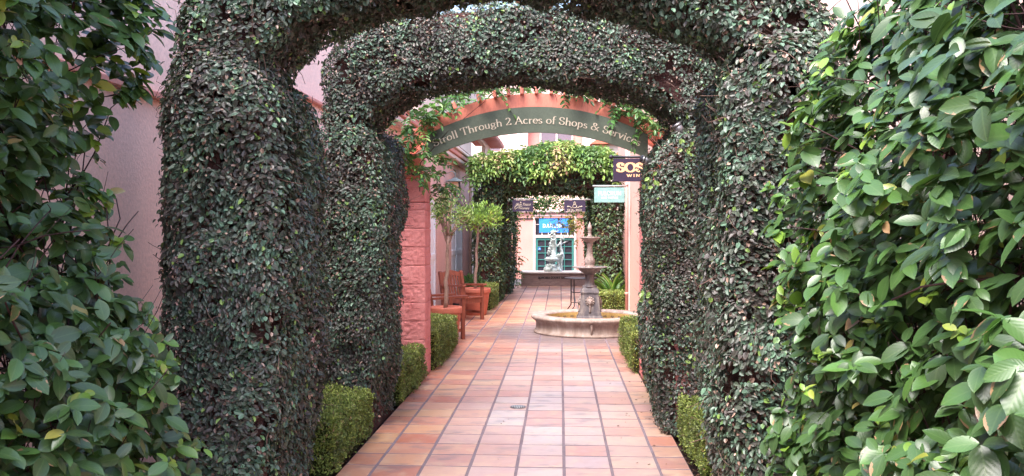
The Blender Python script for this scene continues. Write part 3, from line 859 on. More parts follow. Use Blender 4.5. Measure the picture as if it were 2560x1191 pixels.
# ------------------------------------------------------------------ lettering
_fc = bpy.data.curves.new('tmpfont', 'FONT')
def text_verts(s, size, bold=0.0, extrude=0.002, align='CENTER', spacing=1.0, shear=0.0):
    c = _fc; c.body = s; c.size = size; c.offset = bold; c.extrude = extrude; c.align_x = align; c.align_y = 'BOTTOM_BASELINE' if False else 'TOP_BASELINE'
    c.space_character = spacing; c.shear = shear; c.resolution_u = 4
    o = bpy.data.objects.new('tmptext', c); COL.objects.link(o)
    bpy.context.view_layer.update()
    dg = bpy.context.evaluated_depsgraph_get()
    me = bpy.data.meshes.new_from_object(o.evaluated_get(dg))
    vs = [tuple(v.co) for v in me.vertices]; fs = [tuple(p.vertices) for p in me.polygons]
    bpy.data.objects.remove(o); bpy.data.meshes.remove(me)
    return vs, fs
def text_flat(name, s, size, loc, mat, parent, bold=0.0, width=None, **kw):
    """upright lettering facing -Y, centred on loc (x, y, z of baseline)"""
    vs, fs = text_verts(s, size, bold, **kw)
    xs = [v[0] for v in vs]; k = 1.0
    xm = (min(xs) + max(xs)) / 2
    if width: k = width / (max(xs) - min(xs))
    mb = MB().add([((v[0] - xm) * k + loc[0], loc[1] - v[2], v[1] + loc[2]) for v in vs], fs)
    return mb.build(name, mat, parent)

# a small drawn serif alphabet: strokes swell where they run vertically, thin bars for serifs
def _L(*p): return ('L', [(p[i], p[i + 1]) for i in range(0, len(p), 2)])
def _E(cx, cz, rx, rz, a0, a1):
    n = max(5, int(abs(a1 - a0) / 18))
    return ('L', [(cx + rx * math.cos(R(a0 + (a1 - a0) * i / n)), cz + rz * math.sin(R(a0 + (a1 - a0) * i / n))) for i in range(n + 1)])
def _S(x, z, w=.24): return ('S', x, z, w)
GL = {
 'A': (.80, [_L(.08, .02, .40, 1), _L(.38, 1, .72, .02), _L(.2, .36, .58, .36), _S(.08, .02), _S(.72, .02)]),
 'C': (.80, [_E(.45, .5, .38, .5, 48, 312), _L(.70, .87, .71, .66)]),
 'D': (.86, [_L(.15, 0, .15, 1), _E(.30, .5, .48, .48, -90, 90), _L(.1, .98, .3, .98), _L(.1, .02, .3, .02), _S(.12, .98, .16), _S(.12, .02, .16)]),
 'E': (.66, [_L(.15, 0, .15, 1), _L(.05, .97, .56, .97, .57, .8), _L(.15, .52, .48, .52), _L(.05, .03, .58, .03, .60, .22)]),
 'F': (.62, [_L(.15, 0, .15, 1), _L(.05, .97, .56, .97, .57, .8), _L(.15, .52, .48, .52), _S(.15, .02)]),
 'G': (.86, [_E(.45, .5, .38, .5, 48, 320), _L(.74, .10, .74, .42), _S(.72, .42)]),
 'H': (.84, [_L(.15, 0, .15, 1), _L(.68, 0, .68, 1), _L(.15, .52, .68, .52), _S(.15, .98), _S(.15, .02), _S(.68, .98), _S(.68, .02)]),
 'I': (.34, [_L(.17, 0, .17, 1), _S(.17, .98), _S(.17, .02)]),
 'L': (.62, [_L(.15, 0, .15, 1), _S(.15, .98), _L(.05, .03, .56, .03, .58, .24)]),
 'M': (1.0, [_L(.14, .02, .18, 1), _L(.18, 1, .5, .08), _L(.5, .08, .80, 1), _L(.82, 1, .86, .02), _S(.14, .02), _S(.86, .02), _S(.16, .98, .16), _S(.84, .98, .16)]),
 'N': (.84, [_L(.14, .02, .14, 1), _L(.14, 1, .68, .04), _L(.68, .04, .68, 1), _S(.14, .02), _S(.68, .98), _S(.1, .98, .14)]),
 'O': (.90, [_E(.45, .5, .38, .49, 0, 360)]),
 'P': (.68, [_L(.15, 0, .15, 1), _E(.3, .74, .28, .24, -90, 90), _L(.05, .98, .3, .98), _L(.15, .5, .3, .5), _S(.15, .02)]),
 'R': (.76, [_L(.15, 0, .15, 1), _E(.3, .74, .27, .24, -90, 90), _L(.05, .98, .3, .98), _L(.15, .5, .3, .5), _L(.34, .5, .68, .02), _S(.15, .02), _S(.68, .02, .14)]),
 'S': (.60, [_E(.29, .745, .20, .235, 35, 250), _L(.21, .53, .40, .45), _E(.30, .25, .22, .235, 62, -150), _L(.46, .9, .47, .74), _L(.09, .12, .08, .28)]),
 'T': (.74, [_L(.37, 0, .37, 1), _L(.05, .78, .07, .97, .67, .97, .69, .78), _S(.37, .02)]),
 'U': (.86, [_L(.15, 1, .15, .35), _E(.42, .33, .27, .32, 180, 360), _L(.69, .33, .69, 1), _S(.15, .98), _S(.69, .98, .2)]),
 'V': (.78, [_L(.1, .98, .40, 0), _L(.40, 0, .70, .98), _S(.1, .98), _S(.70, .98)]),
 'W': (1.1, [_L(.08, .98, .34, 0), _L(.34, 0, .54, .9), _L(.54, .9, .78, 0), _L(.78, 0, 1.0, .98), _S(.08, .98), _S(1.0, .98), _S(.54, .98, .2)]),
 'a': (.5, [_E(.2, .2, .15, .19, 60, 340), _L(.36, .02, .36, .45), _E(.22, .44, .14, .17, 0, 150)]),
 'c': (.5, [_E(.27, .31, .20, .30, 50, 315)]),
 'e': (.52, [_E(.27, .31, .20, .30, 0, 315), _L(.08, .33, .46, .33)]),
 'f': (.36, [_L(.17, 0, .17, .82), _E(.3, .84, .13, .17, 180, 60), _L(.05, .58, .34, .58), _S(.17, .02)]),
 'g': (.54, [_E(.24, .40, .16, .20, 0, 360), _L(.38, .56, .52, .60), _L(.13, .24, .12, .12, .38, .08), _E(.26, -.08, .20, .15, 70, 410)]),
 'h': (.60, [_L(.13, 0, .13, 1), _E(.30, .38, .17, .22, 180, 0), _L(.47, .4, .47, 0), _S(.13, .02, .2), _S(.47, .02, .2), _S(.1, .98, .12)]),
 'i': (.30, [_L(.15, 0, .15, .6), _S(.15, .02, .2), _S(.12, .6, .12), _L(.15, .80, .15, .90)]),
 'l': (.30, [_L(.15, 0, .15, 1), _S(.15, .02, .2), _S(.12, .98, .12)]),
 'o': (.56, [_E(.28, .31, .21, .30, 0, 360)]),
 'p': (.58, [_L(.13, -.3, .13, .6), _E(.27, .31, .21, .29, 130, -130), _S(.13, -.3, .2), _S(.1, .6, .12)]),
 'r': (.42, [_L(.13, 0, .13, .6), _E(.30, .40, .16, .18, 170, 60), _S(.13, .02, .2), _S(.1, .6, .12)]),
 's': (.44, [_E(.21, .46, .13, .14, 35, 250), _L(.15, .35, .27, .28), _E(.20, .16, .15, .145, 70, -150)]),
 't': (.38, [_L(.17, .8, .17, .16), _E(.27, .15, .10, .13, 180, 320), _L(.05, .58, .34, .58)]),
 'u': (.60, [_L(.13, .6, .13, .2), _E(.29, .2, .16, .18, 180, 360), _L(.45, .6, .45, 0), _S(.1, .6, .12), _S(.42, .6, .12), _S(.48, .02, .12)]),
 'v': (.52, [_L(.08, .6, .27, 0), _L(.27, 0, .46, .6), _S(.08, .6, .2), _S(.46, .6, .16)]),
 '2': (.58, [_E(.27, .74, .19, .24, 160, -38), _L(.42, .59, .28, .34, .07, .06), _L(.06, .05, .50, .05, .52, .18)]),
 '&': (.84, [_E(.34, .78, .14, .19, -60, 250), _L(.26, .62, .74, .02), _E(.28, .26, .22, .25, 110, 310), _L(.42, .08, .70, .52), _S(.70, .52, .2)]),
 "h": (.60, [_L(.13, 0, .13, 1), _E(.30, .38, .17, .22, 180, 0), _L(.47, .4, .47, 0), _S(.13, .02, .2), _S(.47, .02, .2), _S(.1, .98, .12)]),
 ' ': (.30, []),
}
def serif_text(s, thick=.12, thin=.045, track=0.0, depth=.02, serif=.045):
    """-> verts (x, z, depth) with cap height 1, faces, total width"""
    V = []; F = []; x = 0
    def quad(p):
        b = len(V); d = depth * (1 + (len(F) % 37) * .05)
        for (a, c) in p: V.append((a, c, d))
        F.append((b, b + 1, b + 2, b + 3))
    for ch in s:
        adv, st = GL[ch]
        for q in st:
            if q[0] == 'S':
                _, sx, sz, w = q
                quad([(x + sx - w / 2, sz - serif / 2), (x + sx + w / 2, sz - serif / 2), (x + sx + w / 2 - .02, sz + serif / 2), (x + sx - w / 2 + .02, sz + serif / 2)])
                continue
            pts = q[1]
            for (ax, az), (bx, bz) in zip(pts[:-1], pts[1:]):
                dx, dz = bx - ax, bz - az; l = math.hypot(dx, dz) or 1e-6; dx /= l; dz /= l
                sl = dx * (1 if dz > 0 else -1)
                w = thin + (thick - thin) * min(1, max(0, abs(dz) ** 1.3 - (.55 * max(0, sl) if abs(dx) > .15 and len(pts) < 4 else 0)))
                e = w * .22
                nx, nz = -dz * w / 2, dx * w / 2
                quad([(x + ax - dx * e + nx, az - dz * e + nz), (x + ax - dx * e - nx, az - dz * e - nz), (x + bx + dx * e - nx, bz + dz * e - nz), (x + bx + dx * e + nx, bz + dz * e + nz)])
        x += adv + track
    return V, F, x - track
def serif_flat(name, s, px0, px1, pyt, pyb, Y, mat, parent, dy=-.0125, d=.003, **kw):
    """letters fitted between two image columns / rows at depth Y, on a board facing the camera side"""
    V, F, wd = serif_text(s, **kw)
    x0, x1, z0, z1 = X(px0, Y), X(px1, Y), Z(pyb, Y), Z(pyt, Y)
    dep = max(v[2] for v in V)
    out = [(x0 + v[0] / wd * (x1 - x0), Y + dy - d * v[2] / dep, z0 + v[1] * (z1 - z0)) for v in V]
    return MB().add(out, F).build(name, M[mat], parent)

def arch_sign():
    Y0 = 9.52
    t = thing('arch_sign', 'long arched grey green sign reading Stroll Through 2 Acres of Shops & Services', 'sign', (SX, Y0, 2.6))
    top = lambda x: 2.885 - 2.44 + math.sqrt(2.44 ** 2 - x * x)
    bot = lambda x: 2.613 - 2.59 + math.sqrt(2.59 ** 2 - x * x)
    xs = [-1.155 + i / 48 * 2.33 for i in range(49)]
    b = MB().arcband(0, xs, top, bot, -.018, .018).build('board', M['signgreen'], t); b.location = (0, 0, -2.6)
    # raised lettering warped round the arc
    RB = 2.50; zb = Z(310, Y0)
    vs, fs, wd = serif_text('Stroll Through 2 Acres of Shops & Services', thick=.115, thin=.05)
    k = 2.235 / wd
    out = []
    for v in vs:
        a = ((v[0] - wd / 2) * k + .005) / RB; r = RB + v[1] * .078
        out.append((r * math.sin(a), -.0185 - v[2] * .15, zb - RB + r * math.cos(a) - 2.6))
    MB().add(out, fs).build('lettering', M['letter'], t)
    for dx in (-.8, 0, .8):
        MB().box((dx, .045, top(dx) - 2.6 - .03), (.03, .055, .03)).build('bracket', M['black'], t)
arch_sign()

# ------------------------------------------------------------------ wisteria
def wisteria(name, label, cat, origins, dirs, mat, rlen, lsize, tint, parent=None, seed=0, group=None, leaflets=9, stems=None, droop=.5):
    """compound leaves: a rachis with paired leaflets and an end leaflet"""
    O = np.array(origins); Dr = nrm(np.array(dirs)); n = len(O)
    t = thing(name, label, cat, tuple(O.mean(0) * [1, 1, 0] + [0, 0, O[:, 2].min()]), group=group) if parent is None else parent
    off = np.array(t.location)
    P = []; D = []; N = []; L = []; T = []
    paths = []; rads = []
    RL = rlen * np.clip(rng.normal(1, .25, n), .5, 1.5)
    side = nrm(np.cross(Dr, np.array([0, 0, 1.0]) + rng.normal(0, .25, (n, 3))))
    up = np.cross(side, Dr)
    npair = leaflets // 2
    for j in range(npair + 1):
        s = .25 + .75 * j / npair
        c = O + Dr * (RL * s)[:, None] + np.array([0, 0, -1.0]) * (RL * droop * s * s)[:, None]
        dcur = nrm(Dr + np.array([0, 0, -1.0]) * (2 * droop * s))
        for sg in ((-1, 1) if j < npair else (0,)):
            d = dcur * (.45 if sg else 1.0) + side * sg * .9 + rng.normal(0, .15, (n, 3)) + np.array([0, 0, -.18])
            nn = nrm(up + side * sg * -.25 + rng.normal(0, .25, (n, 3)))
            P.append(c); D.append(d); N.append(nn); L.append(lsize * np.clip(rng.normal(1, .15, n), .6, 1.4) * (.8 if j == 0 else 1)); T.append(tint + rng.normal(0, .05, n))
    P = np.concatenate(P); D = np.concatenate(D); N = np.concatenate(N); L = np.concatenate(L); T = np.clip(np.concatenate(T), 0, 1)
    make_leaves('leaflets', P - off, D, N, L, L * .42, T, mat, t)
    for i in range(n):
        a = O[i]; b = a + Dr[i] * RL[i] * .5 + [0, 0, -RL[i] * droop * .25]; c = a + Dr[i] * RL[i] + [0, 0, -RL[i] * droop]
        paths.append(np.array([a, b, c]) - off); rads.append(.0022)
    if stems:
        for s in stems: paths.append(np.array(s) - off); rads.append(.006)
    tubes_np('stems', paths, rads, M['twig'] if mat is not M['olive'] else M['bark'], t, 3)
    return t

def along_arch(pxs, spread_z, ylo, yhi, n):
    px = rng.uniform(pxs[0], pxs[1], n)
    x = X(px, 9.6); z = np.array([TTOP(max(-1.9, min(1.9, a - SX))) for a in x])
    return np.stack([x, rng.uniform(ylo, yhi, n), z + rng.uniform(*spread_z, n)], 1)
# left mass on the timber arch
O1 = np.concatenate([along_arch((990, 1090), (-.10, .16), 9.40, 9.58, 44), along_arch((1080, 1270), (.03, .18), 9.40, 9.7, 40),
    np.stack([X(rng.uniform(985, 1080, 34), 9.55), rng.uniform(9.38, 9.58, 34), Z(rng.uniform(350, 450, 34), 9.55)], 1),
    along_arch((1080, 1330), (.02, .2), 9.8, 10.4, 60),
    np.stack([rng.uniform(-1.42, -1.26, 34), rng.uniform(9.75, 10.25, 34), rng.uniform(1.9, 2.45, 34)], 1)])
d1 = rng.normal(0, .6, (len(O1), 3)) + np.array([.1, -.55, .25])
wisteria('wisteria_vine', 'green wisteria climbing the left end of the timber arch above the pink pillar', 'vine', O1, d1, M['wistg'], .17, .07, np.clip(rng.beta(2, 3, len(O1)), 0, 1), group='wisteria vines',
    stems=[[(-1.5, 9.58, 2.0), (-1.48, 9.5, 2.3), (-1.2, 9.5, 2.62), (-.8, 9.55, 2.95)], [(-1.62, 9.55, 1.9), (-1.66, 9.5, 2.3), (-1.4, 9.5, 2.6)]])
O2 = np.concatenate([along_arch((1330, 1640), (.02, .2), 9.8, 10.4, 80), along_arch((1400, 1560), (-.02, .16), 9.40, 9.75, 40), along_arch((1530, 1650), (-.06, .10), 9.38, 9.6, 44)])
d2 = rng.normal(0, .6, (len(O2), 3)) + np.array([.1, -.55, .2])
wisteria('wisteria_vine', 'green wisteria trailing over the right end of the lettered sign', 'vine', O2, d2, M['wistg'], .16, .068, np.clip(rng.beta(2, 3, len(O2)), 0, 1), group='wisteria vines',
    stems=[[(1.15, 9.55, 2.3), (.8, 9.5, 2.7), (.3, 9.55, 3.0)], [(1.2, 9.6, 1.8), (1.1, 9.5, 2.4), (.9, 9.5, 2.6)]])
# bright crown on the far arch
n = 1150
xx = rng.uniform(-1.95, 1.30, n)
hz = 3.38 - .20 * ((xx + .25) / 1.4) ** 2 + (vnoise(np.stack([xx, xx * 0, xx * 0], 1), 2.2, 5) - .5) * .22
u = rng.random(n)
front = rng.random(n) < .62
yy = np.where(front, 19.42 + rng.uniform(-.12, .05, n), rng.uniform(19.5, 20.8, n))
lowlim = 2.86 + (vnoise(np.stack([xx, xx * 0, xx * 0], 1), 2.6, 9) - .5) * .35 - .35 * np.clip(np.abs(xx + .3) - 1.25, 0, .6)
zz = np.where(front, lowlim + (hz - lowlim) * u, hz - .05)
O3 = np.stack([xx, yy, zz], 1)
d3 = rng.normal(0, .5, (n, 3)) + np.where(front[:, None], [[0, -.9, .1]], [[0, -.3, .6]])
tn = np.clip(vnoise(O3, 1.8, 31) * 1.1 + rng.normal(0, .18, n) - .08, 0, .97)
wisteria('wisteria_vine', 'bright yellow green wisteria heaped on top of the far ivy arch', 'vine', O3, d3, M['wist'], .24, .1, tn, group='wisteria vines', leaflets=7)
# a dark underlayer so that the crown is not see-through
# autumn wisteria hanging beyond, in front of the far building
n = 190
xx = np.concatenate([rng.uniform(-1.15, -.75, 45), rng.uniform(-.3, .95, 145)])
zz = np.concatenate([rng.uniform(1.35, 2.15, 45), rng.uniform(1.25, 2.15, 145)])
keep = (vnoise(np.stack([xx, xx * 0, zz], 1), 3.5, 77) > .40) & ~((xx < .42) & (zz < 1.55 + .25 * (0.42 - xx)))
O4 = np.stack([xx, rng.uniform(24.0, 24.7, n), zz], 1)[keep]
wisteria('wisteria_vine', 'yellow and orange autumn vine hanging in front of the blue sign', 'vine', O4, rng.normal(0, .6, (len(O4), 3)) + [0, -.3, -.2], M['autumn'], .2, .09,
    np.clip(rng.random(len(O4)) * .9, 0, 1), group='wisteria vines', leaflets=7,
    stems=[[(1.15, 24.4, 0), (1.1, 24.4, 1.6), (.8, 24.4, 2.3), (-.2, 24.4, 2.45)], [(-1.2, 24.4, 0), (-1.15, 24.4, 1.5), (-1.0, 24.4, 2.3), (-.2, 24.4, 2.45)]])
n = 210
O5 = np.stack([rng.uniform(-1.15, .85, n), rng.uniform(23.3, 24.6, n), rng.uniform(2.22, 2.55, n)], 1)
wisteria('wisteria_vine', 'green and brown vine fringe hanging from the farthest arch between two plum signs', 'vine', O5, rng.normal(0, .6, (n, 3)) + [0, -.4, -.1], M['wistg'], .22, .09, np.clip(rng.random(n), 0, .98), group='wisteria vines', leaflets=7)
# loose greener climber against the inner side of the far left piers
n = 150
O6 = np.stack([rng.uniform(-1.38, -1.12, n), rng.uniform(23.6, 24.8, n), rng.uniform(.1, 2.2, n)], 1)
wisteria('climbing_vine', 'loose green climber at the left end of the low planter wall', 'vine', O6, rng.normal(0, .6, (n, 3)) + [.2, -.4, -.1], M['wistg'], .15, .08, np.clip(rng.random(n) * .9 + .1, 0, .97), leaflets=7,
    stems=[[(-1.15, 24.3, 0), (-1.2, 24.3, 1.2), (-1.1, 24.3, 2.2)]])


# ------------------------------------------------------------------ buildings
def wall_x(mb, x0, x1, y0, y1, z0, z1, openings=()):
    """wall slab between x0..x1 running in y, with rectangular openings (ya, yb, za, zb, arch_rise)"""
    ys = [y0]
    for (a, b, za, zb, rise) in openings:
        mb.box(((x0 + x1) / 2, (ys[-1] + a) / 2, (z0 + z1) / 2), (x1 - x0, a - ys[-1], z1 - z0))
        if za > z0: mb.box(((x0 + x1) / 2, (a + b) / 2, (z0 + za) / 2), (x1 - x0, b - a, za - z0))
        m = 14; yc = (a + b) / 2; hw = (b - a) / 2
        poly = [(a, z1), (a, zb)] + [(yc - hw * math.cos(PI * i / m), zb + rise * math.sin(PI * i / m)) for i in range(1, m)] + [(b, zb), (b, z1)]
        mb.prism(poly, x0, x1, 'x')
        ys.append(b)
    mb.box(((x0 + x1) / 2, (ys[-1] + y1) / 2, (z0 + z1) / 2), (x1 - x0, y1 - ys[-1], z1 - z0))

def louver_door(y0, y1, xw, z1, parent):
    yc = (y0 + y1) / 2; w = y1 - y0
    f = MB()
    for yy in (y0 + .05, yc - .04, yc + .04, y1 - .05): f.box((xw, yy, z1 / 2), (.05, .075, z1), bev=.005)
    for zz in (.1, z1 * .5, z1 - .06): f.box((xw, yc, zz), (.045, w - .03, .11), bev=.004)
    o = f.build('door', M['white'], parent)
    g = MB()
    for a, b in ((y0 + .09, yc - .08), (yc + .08, y1 - .09)):
        k = 6
        for i in range(k):
            yy = a + (b - a) * (i + .5) / k
            g.box((xw - .012, yy, z1 / 2), (.02, (b - a) / k - .012, z1 - .2), bev=.003)
    g.build('board_panel', M['white'], o)
    return o

def left_building():
    t = thing('pink_building', 'salmon pink wing behind the chairs with white arched doors', 'building', (-2.5, 17.5, 0))
    mb = MB(); wall_x(mb, -2.55, -2.30, 11.2, 23.0, -.05, 3.02, ((13.6, 16.75, -.05, 2.0, .22), (18.98, 21.35, -.05, 2.0, .2)))
    p = [mb.build('wall', M['pinkwall2'], t)]
    mb = MB().box((-2.75, 17.1, 1.0), (.2, 11.8, 2.4)); p.append(mb.build('inner_wall', M['pinkwall2'], t))
    p.append(louver_door(13.62, 16.73, -2.345, 2.16, t)); p.append(louver_door(19.0, 21.33, -2.345, 2.14, t))
    for z, d, h, m in ((3.06, .16, .08, 'trim'), (3.15, .24, .09, 'pinkdeep'), (3.235, .33, .07, 'trim')):
        p.append(MB().box((-2.36 + d / 2 - .1, 17.1, z), (.5, 11.9, h), bev=.01).build('cornice', M[m], t))
    p.append(MB().box((-2.285, 11.9, 2.42), (.03, 1.3, .07)).build('molding', M['pinkdeep'], t))
    mb = MB().box((-2.27, 22.85, 1.5), (.06, .28, 3.0), bev=.01); p.append(mb.build('corner_trim', M['peach'], t))
    mb = MB().prism([(-2.05, 3.28), (-2.6, 3.275), (-2.6, 3.45)], 11.15, 23.05); p.append(mb.build('roof', M['rooftile'], t))
    t2 = p
    for o in p: o.location = -t.location
    d = MB().tube([(-2.19, 23.1, 0), (-2.19, 23.1, 3.05)], .045, 12)
    for z in (.7, 1.6, 2.6): d.lathe([(.05, 0), (.052, .03), (.05, .05)], c=(-2.19, 23.1, z), n=12)
    d.box((-2.17, 23.1, 2.95), (.12, .12, .12), bev=.01)
    tag(d.build('downpipe', M['greypole']), 'grey downpipe at the end corner of the pink wing', 'downpipe')
left_building()

def upper_building():
    t = thing('cream_building', 'taller cream pink building with ochre loggia rising behind the wing on the left', 'building', (-3.6, 26, 0))
    mb = MB(); wall_x(mb, -3.9, -2.72, 16.5, 34.0, -.9, 3.62, ())
    wall_x(mb, -2.74, -2.62, 16.5, 34.0, 3.3, 6.2, ((26.6, 31.5, 3.70, 4.5, .0),))
    mb.box((-3.6, 25.25, 4.9), (.3, 17.4, 2.5))
    p = [mb.build('wall', M['cream'], t)]
    p.append(MB().box((-3.0, 29.0, 3.67), (.6, 4.9, .06)).build('loggia_floor', M['ochre'], t))
    p.append(MB().box((-3.42, 29.0, 4.1), (.05, 4.8, .8)).build('loggia_back', M['ochre'], t))
    p.append(MB().prism([(-2.1, 4.72), (-3.2, 4.72), (-3.2, 5.1)], 24.4, 34).build('roof', M['rooftile'], t))
    for i in range(20): p.append(MB().box((-2.35, 24.6 + i * .48, 4.66), (.5, .12, .11), bev=.01).build('rafter_tail', M['pinkdeep'], t))
    p.append(MB().box((-2.55, 29.2, 3.62), (.14, 9.5, .1), bev=.01).build('ledge', M['trim'], t))
    for o in p: o.location = -t.location
upper_building()

def near_left_wall():
    t = thing('stucco_wall', 'pale pink textured stucco wall behind the left foreground shrub', 'wall', (-2.8, 4, 0))
    mb = MB().box((-2.82, 4.0, 1.2), (.4, 16.0, 2.5)); o1 = mb.build('lower_wall', M['pinkwall'], t)
    mb = MB().box((-2.83, 4.3, 3.75), (.4, 16.6, 2.6)); o2 = mb.build('upper_wall', M['pinkwall'], t)
    mb = MB().box((-2.60, 3.6, 2.455), (.07, 15.2, .05), bev=.01); o3 = mb.build('molding', M['pinkdeep'], t)
    mb = MB().box((-2.60, 8.6, 2.95), (.06, 5.0, .045), bev=.01); o4 = mb.build('molding', M['pinkdeep'], t)
    for o in (o1, o2, o3, o4): o.location = -t.location
near_left_wall()

def right_building():
    t = thing('peach_building', 'pale peach building along the right of the path beside the fountain', 'building', (1.9, 13, 0))
    p = [MB().box((1.55, 12.75, 1.95), (.5, 8.5, 4.0)).build('wall', M['peach'], t)]
    p.append(MB().box((1.80, 20.6, 1.95), (.5, 7.2, 4.0)).build('wall', M['pinkwall2'], t))
    p.append(MB().box((2.45, 3.3, 2.3), (.5, 10.4, 4.8)).build('wall', M['pinkwall'], t))
    p.append(MB().box((1.33, 16.93, 1.95), (.10, .16, 3.9), bev=.01).build('corner_trim', M['trim'], t))
    for (y0, y1, xx) in ((8.4, 17.1, 1.34), (17.15, 24.3, 1.60)):
        p.append(MB().box((xx + .1, (y0 + y1) / 2, 4.0), (.42, y1 - y0, .12), bev=.02).build('cornice', M['trim'], t))
    for o in p: o.location = -t.location
    d = MB().tube([(1.262, 17.06, 0), (1.262, 17.06, 3.9)], .036, 14)
    for z in (.35, 2.4): d.lathe([(.042, 0), (.043, .03), (.042, .05)], c=(1.262, 17.06, z), n=14)
    tag(d.build('downpipe', M['pipe']), 'pale pink round downpipe at the corner of the peach building', 'downpipe')
    d = MB().tube([(2.10, 5.15, 0), (2.10, 5.15, 4.6)], .07, 14)
    for z in (1.2, 2.9): d.lathe([(.08, 0), (.082, .03), (.08, .05)], c=(2.10, 5.15, z), n=14)
    tag(d.build('downpipe', M['twig']), 'dark mauve drainpipe behind the top of the right shrub', 'downpipe')
right_building()

def far_building():
    t = thing('shop_building', 'salmon pink shop front with green glazed doors at the end of the path', 'building', (0, 45, -.9))
    Yf = 45.0; g = -.9
    p = []
    dx0, dx1 = X(1339, Yf), X(1435, Yf); dz = Z(594, Yf); tz = Z(541, Yf)
    mb = MB(); ht = 2.42
    mb.box(((-7 + dx0 - .1) / 2, Yf + .15, (g + ht) / 2), (dx0 - .1 + 7, .3, ht - g))
    mb.box(((7 + dx1 + .1) / 2, Yf + .15, (g + ht) / 2), (7 - dx1 - .1, .3, ht - g))
    mb.box(((dx0 + dx1) / 2, Yf + .15, (tz + ht) / 2), (dx1 - dx0 + .2, .3, ht - tz))
    p.append(mb.build('wall', M['pinkdeep'], t))
    p.append(MB().box((0, Yf - .06, ht + .05), (14.2, .22, .1)).build('cornice', M['trim'], t))
    p.append(MB().box((0, Yf - .02, ht - .33), (14.1, .06, .05)).build('cornice', M['black'], t))
    p.append(MB().box((0, Yf - .005, ht - .14), (14.1, .05, .30)).build('fascia', M['pinkdeep'], t))
    p.append(MB().prism([(Yf - .1, ht + .1), (Yf + 3, ht + 1.5), (Yf + 3, ht + .1)], -7, 7, 'x').build('roof', M['pinkwall2'], t))
    # frame round doors and transom
    fr = MB()
    for xx in (dx0 - .06, dx1 + .06): fr.box((xx, Yf - .01, (g + tz) / 2), (.12, .12, tz - g), bev=.01)
    fr.box(((dx0 + dx1) / 2, Yf - .01, dz + .05), (dx1 - dx0 + .02, .1, .14), bev=.01)
    fr.box(((dx0 + dx1) / 2, Yf - .01, tz + .03), (dx1 - dx0 + .2, .1, .08), bev=.01)
    p.append(fr.build('door_frame', M['trim'], t))
    tr = MB()
    for i in range(1, 6):
        xx = dx0 + (dx1 - dx0) * i / 6
        tr.box((xx, Yf + .03, (dz + tz) / 2 + .06), (.04, .05, tz - dz - .12))
    tr.box(((dx0 + dx1) / 2, Yf + .032, (dz + tz) / 2 + .12), (dx1 - dx0, .04, .035))
    w_ = MB().box(((dx0 + dx1) / 2, Yf + .08, (dz + tz) / 2), (dx1 - dx0, .03, tz - dz)).build('transom_window', M['glass'], t); p.append(w_)
    tr.build('glazing_bars', M['trim'], w_)
    xm = (dx0 + dx1) / 2
    for a, b in ((dx0, xm), (xm, dx1)):
        d = MB()
        d.box((a + .055, Yf + .03, (g + dz) / 2), (.11, .06, dz - g)); d.box((b - .055, Yf + .03, (g + dz) / 2), (.11, .06, dz - g))
        d.box(((a + b) / 2, Yf + .03, dz - .07), (b - a - .22, .06, .13)); d.box(((a + b) / 2, Yf + .03, g + .15), (b - a - .22, .06, .3))
        d.box(((a + b) / 2, Yf + .03, (g + dz) / 2), (.035, .05, dz - g - .2))
        for i in range(1, 5): d.box(((a + b) / 2, Yf + .031, g + .3 + (dz - g - .43) * i / 5), (b - a - .2, .05, .035))
        o = d.build('door', M['green'], t); p.append(o)
        MB().box(((a + b) / 2, Yf + .07, (g + dz) / 2), (b - a - .2, .02, dz - g - .3)).build('pane', M['glass'], o)
    # access sticker
    s = MB().box((X(1348, Yf) , Yf + .05, Z(621, Yf)), (.17, .006, .18)).build('access_sticker', M['blue'], p[-2]) ; 
    s2 = MB(); cx, cz = X(1348, Yf), Z(621, Yf)
    m = 20; ring = [(cx - .008 + .042 * math.cos(-2.6 + i / m * 4.2), Yf + .044, cz - .022 + .042 * math.sin(-2.6 + i / m * 4.2)) for i in range(m + 1)]
    s2.tube(ring, .0075, 5); s2.blob((cx - .012, Yf + .044, cz + .062), .013)
    s2.tube([(cx - .012, Yf + .044, cz + .045), (cx - .008, Yf + .044, cz + .0), (cx + .03, Yf + .044, cz - .002), (cx + .048, Yf + .044, cz - .045)], .0085, 5)
    s2.build('wheelchair_symbol', M['whiteletter'], p[-2])
    p.append(text_flat('wall_letter', 'A', .30, (X(1461, Yf), Yf - .02, Z(608, Yf)), M['black'], t, .004))
    # white stock dimly seen inside the door
    k = MB(); k.blob((X(1404, Yf), Yf + .045, .55), .14, sc=(.8, .15, 1.1), lump=.2); k.tube([(X(1398, Yf), Yf + .04, .75), (X(1412, Yf), Yf + .04, .9), (X(1424, Yf), Yf + .04, 1.02)], [.05, .06, .02], 6)
    p.append(k.build('window_display', M['steel'], t))
    for o in p: o.location = -t.location
    # upper storey further back
    t = thing('arcaded_building', 'pale pink upper storey with a big arched window high behind the far arch', 'building', (0, 49, -.9))
    Yu = 48.0; p = []
    cx = X(1388, Yu); hw = 1.46; zs = 6.6
    mb = MB()
    m = 24
    poly = [(-9, g), (-9, 9.5), (cx, 9.5), (cx, zs + hw)] + [(cx - hw * math.sin(PI / 2 * i / 12), zs + hw * math.cos(PI / 2 * i / 12)) for i in range(1, 13)] + [(cx - hw, 4.8), (cx, 4.8), (cx, g)]
    mb.prism(poly, Yu, Yu + .4)
    poly = [(9, g), (9, 9.5), (cx, 9.5), (cx, zs + hw)] + [(cx + hw * math.sin(PI / 2 * i / 12), zs + hw * math.cos(PI / 2 * i / 12)) for i in range(1, 13)] + [(cx + hw, 4.8), (cx, 4.8), (cx, g)]
    mb.prism(poly, Yu, Yu + .4)
    p.append(mb.build('wall', M['pinkwall'], t))
